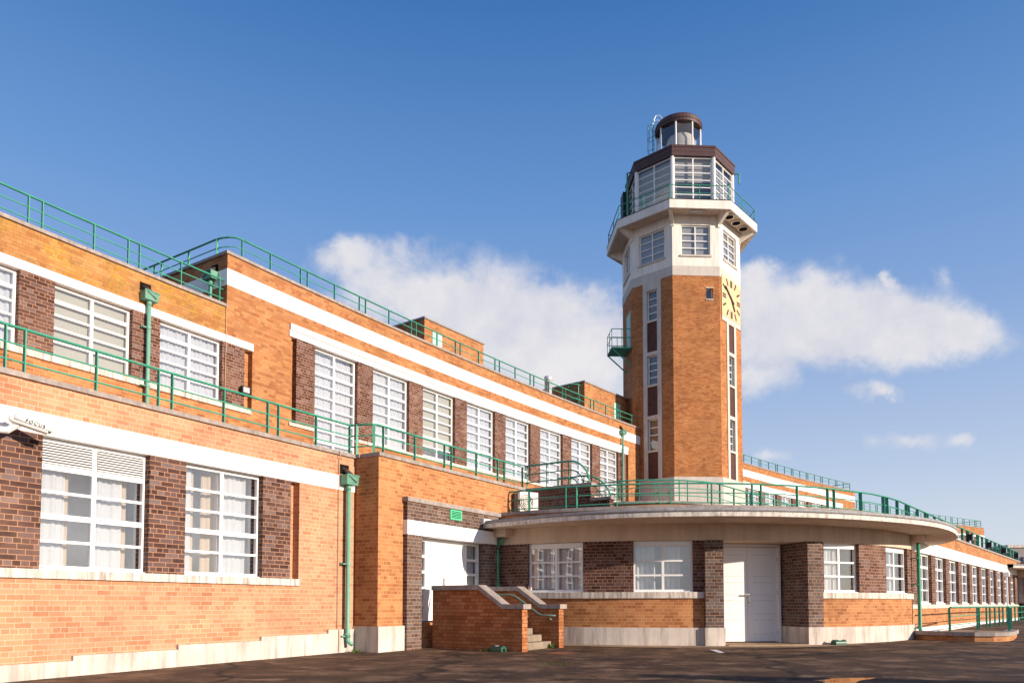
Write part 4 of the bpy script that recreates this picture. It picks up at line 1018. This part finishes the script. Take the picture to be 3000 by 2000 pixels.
# ================================================================== DOWNPIPES, CABLES, LAMPS
downpipe('pale green downpipe and hopper in the corner beside the entrance block', ARC, -27.38, 5.21, 3.45, .12, brackets=(1.83, .36), wallb=L)
downpipe('pale green downpipe and hopper between upper windows at far left', ARC, -28.66, .115, 7.97, 4.2, shoe=False, brackets=(7.35, 6.0), wallb=0)
downpipe('green downpipe and hopper at the tower end of the main block', ARC, -4.72, .115, 9.38, 4.15, shoe=False, brackets=(8.9, 7.0), wallb=0, hw=.19)
class Ret:                                                   # the main block's left return wall
    step = 1e9
    def p(s, a, b, z=0): return ARC.p(-26.5 - b, -a, z)
    def ang(s, a): return ARC.ang(-26.5) + math.pi / 2
downpipe('green downpipe and hopper on the shaded return wall behind the top left railing', Ret(), .55, .10, 9.40, 8.2, shoe=False, wallb=0, hw=.2)
def bow_pipe(label, fr, a, kink):
    t = thing('downpipe', label, 'downpipe', fr.p(a, .15, .1), 'green rainwater downpipes')
    MB().box(fr, a - .19, a + .21, .0, .34, 2.68, 2.89).build('outlet_box', 'concrete', t)
    m = MB()
    if kink: m.tube([fr.p(a + .02, .17, 2.70), fr.p(a + .02, .17, 2.62), fr.p(a - .16, .12, 2.47), fr.p(a - .16, .12, 2.38), fr.p(a - .16, .12, .1)], .042, 12)
    else: m.tube([fr.p(a, .17, 2.70), fr.p(a, .17, .34), fr.p(a + .02, .22, .24), fr.p(a + .10, .34, .16)], .045, 12)
    m.build('pipe', 'green', t, True)
    q = a - .16 if kink else a; bb = .12 if kink else .17
    for z in ((2.2, 1.48) if kink else (2.26, 1.55, .36)):
        k = MB(); k.tube([fr.p(q, bb, z - .03), fr.p(q, bb, z + .03)], .056, 12); k.box(fr, q - .13, q - .03, 0, bb, z - .012, z + .012); k.build('bracket', 'green', t)
bow_pipe('cranked dark green downpipe at the left end of the pavilion', BOW, .10, True)
bow_pipe('green downpipe where the rounded pavilion meets the straight front', BOW, 12.36, False)
bow_pipe('green downpipe beside the last narrow window at the right edge', MB_BOW, 12.36, False)
def cable(label, pts, r=.009):
    o = MB().tube(pts, r, 6).build('conduit', 'cable'); tag(o, label, 'cable', 'thin lightning conductor tapes'); return o
cable('thin conductor tape down the low wing beside the downpipe', [ARC.p(-27.6, L + .07, 4.15), ARC.p(-27.6, L + .075, 4.05), ARC.p(-27.58, L + .03, 3.95), ARC.p(-27.58, L + .03, .53), ARC.p(-27.58, L + .07, .48), ARC.p(-27.58, L + .07, .05)])
cable('thin conductor tape down the corner of the tall block at upper left', [ARC.p(-26.53, .06, 8.66), ARC.p(-26.53, .03, 8.5), ARC.p(-26.53, .045, 7.8), ARC.p(-26.53, .015, 6.0), ARC.p(-26.53, .015, 4.5)])

cc = thing('security_camera', 'white security camera lettered FOCUS on the white band', 'camera', ARC.p(-34.1, L, 3.4))
MB().box(ARC, -34.9, -34.16, L + .02, L + .16, 3.17, 3.38).build('mount_box', 'cam', cc)
m = MB(); m.tube([ARC.p(-34.22, L + .10, 3.27), ARC.p(-34.02, L + .22, 3.27), ARC.p(-33.93, L + .30, 3.36)], .045, 10); m.build('bracket_arm', 'cam', cc)
# camera body: local x along the barrel
cb0 = ARC.p(-33.99, L + .30, 3.415); cb1 = ARC.p(-33.62, L + .44, 3.315)
dx = (cb1 - cb0).normalized(); up = Vector((0, 0, 1)); dyv = up.cross(dx).normalized(); dz = dx.cross(dyv)
rot = Matrix((dx, dyv, dz)).transposed().to_4x4()
m = MB(); n = 20; Lc = (cb1 - cb0).length
def sec(x, s, up_=0):
    return [Vector((x, s * .074 * math.copysign(abs(math.cos(t)) ** .6, math.cos(t)), s * .056 * math.copysign(abs(math.sin(t)) ** .7, math.sin(t)) + up_)) for t in [2 * math.pi * k / n for k in range(n)]]
S = [sec(-.06, .35), sec(-.045, .72), sec(-.01, .95), sec(.05, 1), sec(Lc - .02, 1), sec(Lc, .96)]
for A_, B_ in zip(S, S[1:]):
    for k in range(n): m.quad([A_[k], A_[(k + 1) % n], B_[(k + 1) % n], B_[k]], [(0, 0)] * 4)
m.quad(S[0][::-1], [(0, 0)] * n); m.quad(S[-1], [(0, 0)] * n)
body = bpy.data.objects.new('body', m.mesh('body', M['cam'], False)); COL.objects.link(body); body.matrix_basis = Matrix.Translation(cb0) @ rot; adopt(body, cc)
m = MB()                                                                     # sun hood: shell over the barrel, longer than it
for A_, B_ in zip([[v * 1 for v in sec(.0, 1.14, .012)], sec(Lc * .5, 1.14, .012)], [sec(Lc * .5, 1.14, .012), sec(Lc + .09, 1.14, .012)]):
    for k in range(n):
        if max(A_[k].z, A_[(k + 1) % n].z) > -.01: m.quad([A_[k], A_[(k + 1) % n], B_[(k + 1) % n], B_[k]], [(0, 0)] * 4)
hd = bpy.data.objects.new('sun_hood', m.mesh('sun_hood', M['cam'], True)); COL.objects.link(hd); hd.matrix_basis = body.matrix_basis.copy(); adopt(hd, cc)
so = hd.modifiers.new('thickness', 'SOLIDIFY'); so.thickness = .006
m = MB(); c_ = [Vector((Lc + .002, .045 * math.cos(t), .045 * math.sin(t))) for t in [2 * math.pi * k / 16 for k in range(16)]]; m.quad(c_, [(0, 0)] * 16)
ln = bpy.data.objects.new('lens', m.mesh('lens', M['void'])); COL.objects.link(ln); ln.parent = body
cu = bpy.data.curves.new('lettering', 'FONT'); cu.body = 'FOCUS'; cu.size = .062; cu.extrude = .0008; cu.offset = .0012; cu.align_x = 'CENTER'; cu.align_y = 'CENTER'; cu.space_character = 1.25
to = bpy.data.objects.new('lettering_curve', cu); COL.objects.link(to)
dg = bpy.context.evaluated_depsgraph_get(); tm = bpy.data.meshes.new_from_object(to.evaluated_get(dg)); bpy.data.objects.remove(to); bpy.data.curves.remove(cu)
tm.name = 'lettering'; tm.materials.clear(); tm.materials.append(M['black'])
lt = bpy.data.objects.new('lettering', tm); COL.objects.link(lt)
# the outward side of the hood faces local -y
lt.matrix_basis = body.matrix_basis @ Matrix.Translation((Lc * .60, -.0935, .016)) @ Matrix.Rotation(rad(90), 4, 'X'); adopt(lt, cc)

fd = thing('floodlight', 'small black floodlight on the plum pier above the low roof', 'floodlight', ARC.p(-25.97, 0, 6.55))
MB().box(ARC, -26.1, -25.85, .06, .15, 6.47, 6.66).build('housing', 'black', fd); MB().box(ARC, -26.07, -25.88, .15, .156, 6.495, 6.635).build('lens', 'steel', fd); MB().box(ARC, -26.0, -25.95, 0, .06, 6.42, 6.48).build('bracket', 'black', fd)
for a, lb in ((8.3, 'black floodlight on the straight front\'s coping, nearest the canopy tip'), (13.1, 'second black floodlight along the straight front\'s coping'), (17.75, 'third black floodlight along the straight front\'s coping'), (22.5, 'last black floodlight at the far end of the straight front\'s coping')):
    t = thing('floodlight', lb, 'floodlight', CEN.p(a, .05, 3.43), 'floodlights on the straight front')
    m = MB(); P = CEN.p
    q = [(a - .35, -.02, 3.50), (a + .28, -.02, 3.56), (a + .28, .32, 3.78), (a - .35, .32, 3.60)]
    m.box(CEN, a - .15, a + .15, .02, .22, 3.50, 3.74); m.build('housing', 'black', t)
    MB().box(CEN, a - .13, a + .13, .22, .23, 3.52, 3.72).build('lens', 'glass_dark', t); MB().box(CEN, a - .04, a + .04, .0, .06, 3.43, 3.5).build('bracket', 'black', t)

# ================================================================== STEPS
st = thing('entrance_steps', 'concrete steps between two brick side walls with sloping copings', 'steps', ARC.p(-24.5, 7.2, 0))
def side_wall(s0, s1, n_top, n_bot, n_end):
    prof = [(5.86, -.3), (n_end, -.3), (n_end, .91), (n_bot, .91), (n_top, 1.32), (5.86, 1.32)]
    m = MB(); P = ARC.p
    for s, fl in ((s0, 0), (s1, 1)):
        q = [P(s, n, z) for n, z in prof]; uv = [(n, z) for n, z in prof]
        m.quad(q[::-1] if fl else q, uv[::-1] if fl else uv)
    for i in range(6):
        (n0, z0), (n1, z1) = prof[i], prof[(i + 1) % 6]; m.quad([P(s0, n0, z0), P(s1, n0, z0), P(s1, n1, z1), P(s0, n1, z1)], [(s0, z0 + n0), (s1, z0 + n0), (s1, z1 + n1), (s0, z1 + n1)])
    w = m.build('side_wall', 'brick_step', st)
    c = MB(); o = .05; tp = [(5.86, 1.32), (n_top + .02, 1.32), (n_bot + .02, .91), (n_end + .06, .91)]
    for (n0, z0), (n1, z1) in zip(tp, tp[1:]):
        h = .10; A = [P(s0 - o, n0, z0), P(s1 + o, n0, z0), P(s1 + o, n1, z1), P(s0 - o, n1, z1)]; B = [v + Vector((0, 0, h)) for v in A]
        c.quad(A[::-1], [(0, 0)] * 4); c.quad(B, [(0, 0)] * 4)
        for i in range(4): c.quad([A[i], A[(i + 1) % 4], B[(i + 1) % 4], B[i]], [(0, 0)] * 4)
    c.build('coping', 'coping', w)
side_wall(-25.36, -25.14, 7.10, 7.72, 8.20)
side_wall(-23.75, -23.53, 7.10, 7.72, 8.20)
for i, (n, z) in enumerate(((8.0, .19), (7.77, .33), (7.54, .47), (7.31, .60))):
    MB().box(ARC, -25.14, -23.75, 5.86, n, -.3 if i == 0 else z - .16, z).build('step', 'step', st)
def handrail(s, label):
    t = thing('handrail', label, 'handrail', ARC.p(s, 7, .9), 'handrails of the entrance steps')
    z = 1.10
    MB().tube([ARC.p(s, 6.0, 1.23), ARC.p(s, 6.95, 1.23), ARC.p(s, 7.06, 1.21), ARC.p(s, 7.16, 1.16), ARC.p(s, 7.72, .80), ARC.p(s, 7.80, .77), ARC.p(s, 7.9, .76), ARC.p(s, 8.16, .76)], .018, 10).build('rail', 'handrail', t, True)
    o = .045 if s < -24.5 else -.045
    for n, zz in ((6.5, 1.20), (7.25, 1.07), (8.02, .73)): MB().tube([ARC.p(s, n, zz), ARC.p(s, n, zz - .05), ARC.p(s - o * 2, n, zz - .06)], .012, 6).build('bracket', 'green_pale', t)
handrail(-23.84, 'pale green handrail on the inner face of the far step wall')
handrail(-25.06, 'pale green handrail mostly hidden behind the near step wall')

def bait_box(label, x, y, ang, stain=False):
    t = thing('bait_box', label, 'bait box', (x, y, ground_z(x, y)), 'green bait boxes on the ground')
    m = MB(); w, n = .17, 10; z0 = 0
    prof = [(-.085, 0), (-.085, .05)] + [(-.085 * math.cos(k * math.pi / n), .05 + .075 * math.sin(k * math.pi / n)) for k in range(1, n)] + [(.085, .05), (.085, 0)]
    for s in (-w, w):
        q = [(s, y_, z_) for y_, z_ in prof]; m.quad(q if s > 0 else q[::-1], [(0, 0)] * len(q))
    for i in range(len(prof)):
        (a, b), (c, d) = prof[i], prof[(i + 1) % len(prof)]; m.quad([(-w, a, b), (w, a, b), (w, c, d), (-w, c, d)], [(0, 0)] * 4)
    mx = Matrix.Translation((x, y, ground_z(x, y))) @ Matrix.Rotation(ang, 4, 'Z')
    for nm, me in (('shell', m.mesh('shell', M['bait'])),):
        o = bpy.data.objects.new(nm, me); COL.objects.link(o); o.matrix_basis = mx; adopt(o, t); bv = o.modifiers.new('bevel', 'BEVEL'); bv.width = .006; bv.segments = 2
    m = MB(); m.lbox(w, w + .003, -.035, .035, .01, .06)
    o = bpy.data.objects.new('entry_hole', m.mesh('entry_hole', M['void'])); COL.objects.link(o); o.matrix_basis = mx; adopt(o, t)
    m = MB(); pr = [(-.075 * math.cos(k * math.pi / n) , .052 + .077 * math.sin(k * math.pi / n)) for k in (2, 3, 4, 5)]
    for (a, b), (c, d) in zip(pr, pr[1:]): m.quad([(-.05, a, b), (.05, a, b), (.05, c, d), (-.05, c, d)], [(0, 0)] * 4)
    o = bpy.data.objects.new('paper_label', m.mesh('paper_label', M['paper'])); COL.objects.link(o); o.matrix_basis = mx; adopt(o, t)
bait_box('green bait box with white label at the foot of the near step wall', -.29, 15.35, rad(-42))
bait_box('green bait box with white label against the pale plinth right of the double doors', 7.72, 17.56, rad(22))
mc = sheet('cover_plate', 'rust', [(.62, 14.85), (1.0, 15.25), (1.36, 14.85), (.98, 14.45)], .008, False); tag(mc, 'rusty square cover plate in the asphalt in front of the steps', 'cover plate')

def weed(label, x, y, n, h, spread, seed):
    r = random.Random(seed); m = MB(); z = ground_z(x, y)
    for i in range(n):
        a = r.uniform(0, 6.28); d = spread * math.sqrt(r.random()); bx, by = x + d * math.cos(a), y + d * math.sin(a); t = r.uniform(0, 6.28); l = h * r.uniform(.4, 1); k = l * r.uniform(.2, .9); w = .006 + l * .06
        dx_, dy_ = math.cos(t), math.sin(t)
        m.quad([(bx - dy_ * w, by + dx_ * w, z), (bx + dy_ * w, by - dx_ * w, z), (bx + dx_ * k * .5 + dy_ * w * .8, by + dy_ * k * .5 - dx_ * w * .8, z + l * .65), (bx + dx_ * k, by + dy_ * k, z + l)], [(0, 0)] * 4)
    o = m.build('weed', 'leaf'); tag(o, label, 'weed'); return o
M['leaf'] = plain('weed_leaf', (.09, .15, .025), .7, .2, .3, 20)
q = ARC.p(-27.25, L + .22); weed('small green weed at the foot of the pale corner downpipe', q.x, q.y, 26, .09, .10, 3)
q = ARC.p(-23.87, 8.06); weed('green weed on the bottom step by the far step wall', q.x, q.y, 30, .13, .06, 4)
q = ARC.p(-25.52, 7.4); weed('dry dark tuft at the foot of the near step wall', q.x, q.y, 30, .08, .16, 5)
gp_ = weed('thin patch of grass growing through the asphalt in front of the steps', .72, 12.5, 90, .020, .30, 6); gp_.name = 'grass_patch'; gp_['kind'] = 'stuff'; gp_['category'] = 'grass'

# ramp in front of the straight front
rw = thing('ramp_wall', 'low curved brick ramp wall with grey coping right of the pavilion', 'wall', (12, 19.2, .1))
rp = [Vector(p + (0,)) for p in ((10.75, 20.45), (11.0, 19.75), (11.35, 19.15), (11.75, 18.88), (12.2, 18.82), (12.65, 19.0), (13.1, 19.45), (13.6, 20.1), (14.3, 21.05))]
wall_strip(rp, -.18, .0, -.1, .20, 'wall', 'brick', rw); wall_strip(rp, -.24, .05, .20, .30, 'coping', 'coping', rw)
ra = thing('ramp_floor', 'pale ramp surface behind the low curved ramp wall', 'ramp', (14, 22, .1))
m = MB(); pp = offset(rp, -.2); m.prism([(p.x, p.y) for p in pp] + [(15.5, 23.5), (15.0, 25.3), (12.3, 22.3), (11.2, 21.0)], -.05, .16); m.build('slab', 'apron', ra)
rpth = offset(rp, -.10)
pa = CEN.p(2.9, 1.05)
posts = [(rpth[0], 0), (rpth[5] + Vector((.1, .15, 0)), .6), (rpth[6], .8), (rpth[7], .9), (rpth[8], .9)]
rl = [CEN.p(-.6, .9), CEN.p(2, .9), CEN.p(5.0, .85), CEN.p(9, .85), CEN.p(13, .9), CEN.p(18, .9)]
railing('ramp_railing', 'green ramp railing in front of the narrow windows at right', rl, .16, [.92, .66, .40], [(CEN.p(a, .87), CEN.ang(0)) for a in (-.6, 4.2, 4.6, 6.2, 7.0, 8.2, 9.4, 10.4, 11.6, 13.0, 14.2, 15.4, 16.6, 17.8)], None, .06)
rl2 = [Vector((x, y, 0)) for x, y in ((13.35, 19.95), (14.0, 20.9), (14.9, 22.2), (15.8, 23.5))]
railing('ramp_gate', 'dark green flat-bar barrier at the mouth of the ramp', rl2, .16, [.92, .66, .40], [(Vector((13.35 + .245 * k, 19.95 + .355 * k, 0)), rad(55)) for k in range(11)], None, .05)
wp_ = thing('white_post', 'slender white post standing before the narrow windows at right', 'post', CEN.p(15.6, .5, .1))
c = CEN.p(15.6, .45); m = MB(); m.tube([(c.x, c.y, .1), (c.x, c.y, 2.35)], .035, 8); m.build('pole', 'upvc', wp_)
m = MB(); m.box(CEN, 15.45, 15.75, .35, .55, 2.3, 2.5); m.build('head', 'upvc', wp_)
fb = thing('distant_building', 'flat grey building far off at the right edge', 'building', (74, 112, 0))
MB().prism([(72.5, 108), (92, 108), (92, 125), (72.5, 125)], 0, 9.3).build('wall', 'farwall', fb)
MB().prism([(72.3, 107.8), (92.2, 107.8), (92.2, 125.2), (72.3, 125.2)], 9.3, 9.7).build('roof_edge', 'sill', fb)
MB().prism([(74.6, 107.7), (92, 107.7), (92, 107.99), (74.6, 107.99)], 4.0, 8.0).build('opening', 'room', fb)

bw = thing('added_shade_wall', 'unseen brick wall added beyond the right edge to shade the near asphalt', 'wall', (9, 7.8, 0))  # unseen wall, added only to throw a shadow over the foreground
bp_ = [Vector(p + (0,)) for p in ((6.95, 7.85), (8.9, 7.45), (11.5, 6.9), (14, 6.2))]
wall_strip(bp_, -.12, .11, -.2, 1.42, 'wall', 'brick', bw); wall_strip(bp_, -.17, .16, 1.42, 1.52, 'coping', 'coping', bw)

# ================================================================== LIGHT, SKY, CAMERA
SUN_AZ, SUN_EL = -29.0, 14.5          # degrees, mathematical azimuth (from +x towards +y)
sd = Vector((math.cos(rad(SUN_EL)) * math.cos(rad(SUN_AZ)), math.cos(rad(SUN_EL)) * math.sin(rad(SUN_AZ)), math.sin(rad(SUN_EL))))
sl = bpy.data.lights.new('sun', 'SUN'); sl.energy = 4.2; sl.angle = rad(.53); sl.color = (1.0, .86, .71)
so_ = bpy.data.objects.new('sun', sl); COL.objects.link(so_); so_.rotation_euler = sd.to_track_quat('Z', 'Y').to_euler()
w = bpy.data.worlds.new('World'); SC.world = w; w.use_nodes = True
nt = w.node_tree; nt.nodes.clear()
out = nt.nodes.new('ShaderNodeOutputWorld'); bg = nt.nodes.new('ShaderNodeBackground'); nt.links.new(bg.outputs[0], out.inputs[0])
STR = .125; bg.inputs[1].default_value = STR
sky = nt.nodes.new('ShaderNodeTexSky'); sky.sky_type = 'NISHITA'; sky.sun_disc = False
sky.sun_elevation = rad(SUN_EL); sky.sun_rotation = rad(90 - SUN_AZ); sky.altitude = 0; sky.air_density = 1.0; sky.dust_density = .6; sky.ozone_density = 2.0
tc = nt.nodes.new('ShaderNodeTexCoord'); dirv = tc.outputs['Generated']
sep = nt.nodes.new('ShaderNodeSeparateXYZ'); nt.links.new(dirv, sep.inputs[0])
yy = mathn(nt, 'MAXIMUM', sep.outputs[1], .05)
gx = mathn(nt, 'DIVIDE', sep.outputs[0], yy); gz = mathn(nt, 'DIVIDE', sep.outputs[2], yy)
front = mathn(nt, 'GREATER_THAN', sep.outputs[1], .06)
# soft warp of the cloud field
wn = N(nt, 'ShaderNodeTexNoise', inp={'Scale': 9.0, 'Detail': 9.0, 'Roughness': .62}); nt.links.new(dirv, wn.inputs['Vector'])
ws = nt.nodes.new('ShaderNodeSeparateColor'); nt.links.new(wn.outputs[1], ws.inputs[0])
px = mathn(nt, 'ADD', gx, mathn(nt, 'MULTIPLY', mathn(nt, 'SUBTRACT', ws.outputs[0], .5), .16))
pz = mathn(nt, 'ADD', gz, mathn(nt, 'MULTIPLY', mathn(nt, 'SUBTRACT', ws.outputs[1], .5), .10))
def blob(u, v, ru, rv, s):
    cx, cz = (u - 1500) / 2171, (1770 - v) / 2171
    a = mathn(nt, 'DIVIDE', mathn(nt, 'SUBTRACT', px, cx), ru / 2171); b = mathn(nt, 'DIVIDE', mathn(nt, 'SUBTRACT', pz, cz), rv / 2171)
    d = mathn(nt, 'ADD', mathn(nt, 'MULTIPLY', a, a), mathn(nt, 'MULTIPLY', b, b))
    return mathn(nt, 'MULTIPLY', mathn(nt, 'POWER', 2.718, mathn(nt, 'MULTIPLY', d, -1.0)), s)
BL = [(1330, 880, 430, 220, .24), (2480, 930, 430, 170, .24), (1060, 745, 150, 70, .62), (960, 720, 90, 50, .35), (1120, 860, 170, 70, .5), (1180, 690, 60, 30, .25), (1340, 880, 170, 95, .78), (1480, 950, 220, 130, .85), (1690, 1010, 210, 140, .85), (1750, 1130, 160, 90, .65), (1010, 690, 80, 34, .3), (1740, 850, 110, 40, .3),
      (2230, 900, 110, 90, .95), (2400, 890, 150, 70, .85), (2560, 910, 170, 75, .9), (2730, 930, 160, 60, .85), (2870, 985, 120, 42, .7), (2350, 1000, 190, 70, .65), (2240, 1090, 100, 70, .6), (2600, 1010, 180, 50, .65), (2230, 785, 80, 32, .6), (2615, 800, 22, 40, .55),
      (2600, 1127, 55, 20, .8), (2500, 1140, 60, 20, .45), (2640, 1275, 120, 30, .7), (2840, 1275, 50, 25, .6), (2290, 1330, 50, 30, .5), (2800, 790, 30, 40, .3), (2840, 930, 40, 40, .4)]
acc_ = None
for b in BL:
    q = blob(*b); acc_ = q if acc_ is None else mathn(nt, 'ADD', acc_, q)
# the sky beyond the frame carries the same sort of broken cloud
fb_ = noise(nt, dirv, 3.2, 5, .6)
outm = ramp(nt, [(.52, (0, 0, 0)), (.68, (.8, .8, .8))]); nt.links.new(fb_, outm.inputs[0])
inframe = mathn(nt, 'MULTIPLY', front, mathn(nt, 'LESS_THAN', mathn(nt, 'ABSOLUTE', gx), 1.0))
dens = mathn(nt, 'ADD', mathn(nt, 'MULTIPLY', acc_, inframe), mathn(nt, 'MULTIPLY', mathn(nt, 'SUBTRACT', 1.0, inframe), outm.outputs[0]))
f1 = mathn(nt, 'ADD', mathn(nt, 'MULTIPLY', noise(nt, dirv, 9, 4, .55, .2), .5), mathn(nt, 'MULTIPLY', noise(nt, dirv, 26, 11, .60, .25), .5))
dn = mathn(nt, 'ADD', dens, mathn(nt, 'MULTIPLY', mathn(nt, 'SUBTRACT', f1, .5), mathn(nt, 'MINIMUM', mathn(nt, 'MULTIPLY', dens, 4.2), 2.9)))
cm = ramp(nt, [(.16, (0, 0, 0)), (.34, (.22, .22, .22)), (.58, (.60, .60, .60)), (.82, (.82, .82, .82)), (1.0, (.90, .90, .90))]); nt.links.new(dn, cm.inputs[0])
sh = ramp(nt, [(.36, (.43, .43, .475)), (.62, (.555, .535, .53))]); nt.links.new(noise(nt, dirv, 9, 5, .6), sh.inputs[0])
cc_ = mix(nt, 1.0, sh.outputs[0], (1 / STR,) * 3, 'MULTIPLY')
tint = mix(nt, 1.0, sky.outputs[0], (.84, 1.0, 1.10), 'MULTIPLY')
gr = ramp(nt, [(0, (.72, .72, .78)), (.10, (.62, .66, .77)), (.17, (.49, .575, .755)), (.34, (.25, .39, .69)), (.48, (.135, .295, .625)), (.645, (.040, .165, .46)), (.8, (.02, .10, .34))])
nt.links.new(sep.outputs[2], gr.inputs[0])
grs = mix(nt, 1.0, gr.outputs[0], (1 / (STR * 1.55),) * 3, 'MULTIPLY')
skyc = mix(nt, .85, tint, grs)
nt.links.new(mix(nt, cm.outputs[0], skyc, cc_), bg.inputs[0])

cam = bpy.data.cameras.new('camera'); co = bpy.data.objects.new('camera', cam); COL.objects.link(co)
co.location = (0, 0, 1.0); co.rotation_euler = (rad(90 + 2.6), 0, 0)
cam.sensor_width = 36; cam.sensor_fit = 'HORIZONTAL'; cam.lens = 36 * 2171 / 3000; cam.shift_y = (1671.4 - 1000) / 3000
cam.clip_start = .1; cam.clip_end = 3000
SC.camera = co
SC.view_settings.view_transform = 'Standard'; SC.view_settings.look = 'None'; SC.view_settings.exposure = .68; SC.view_settings.gamma = 1
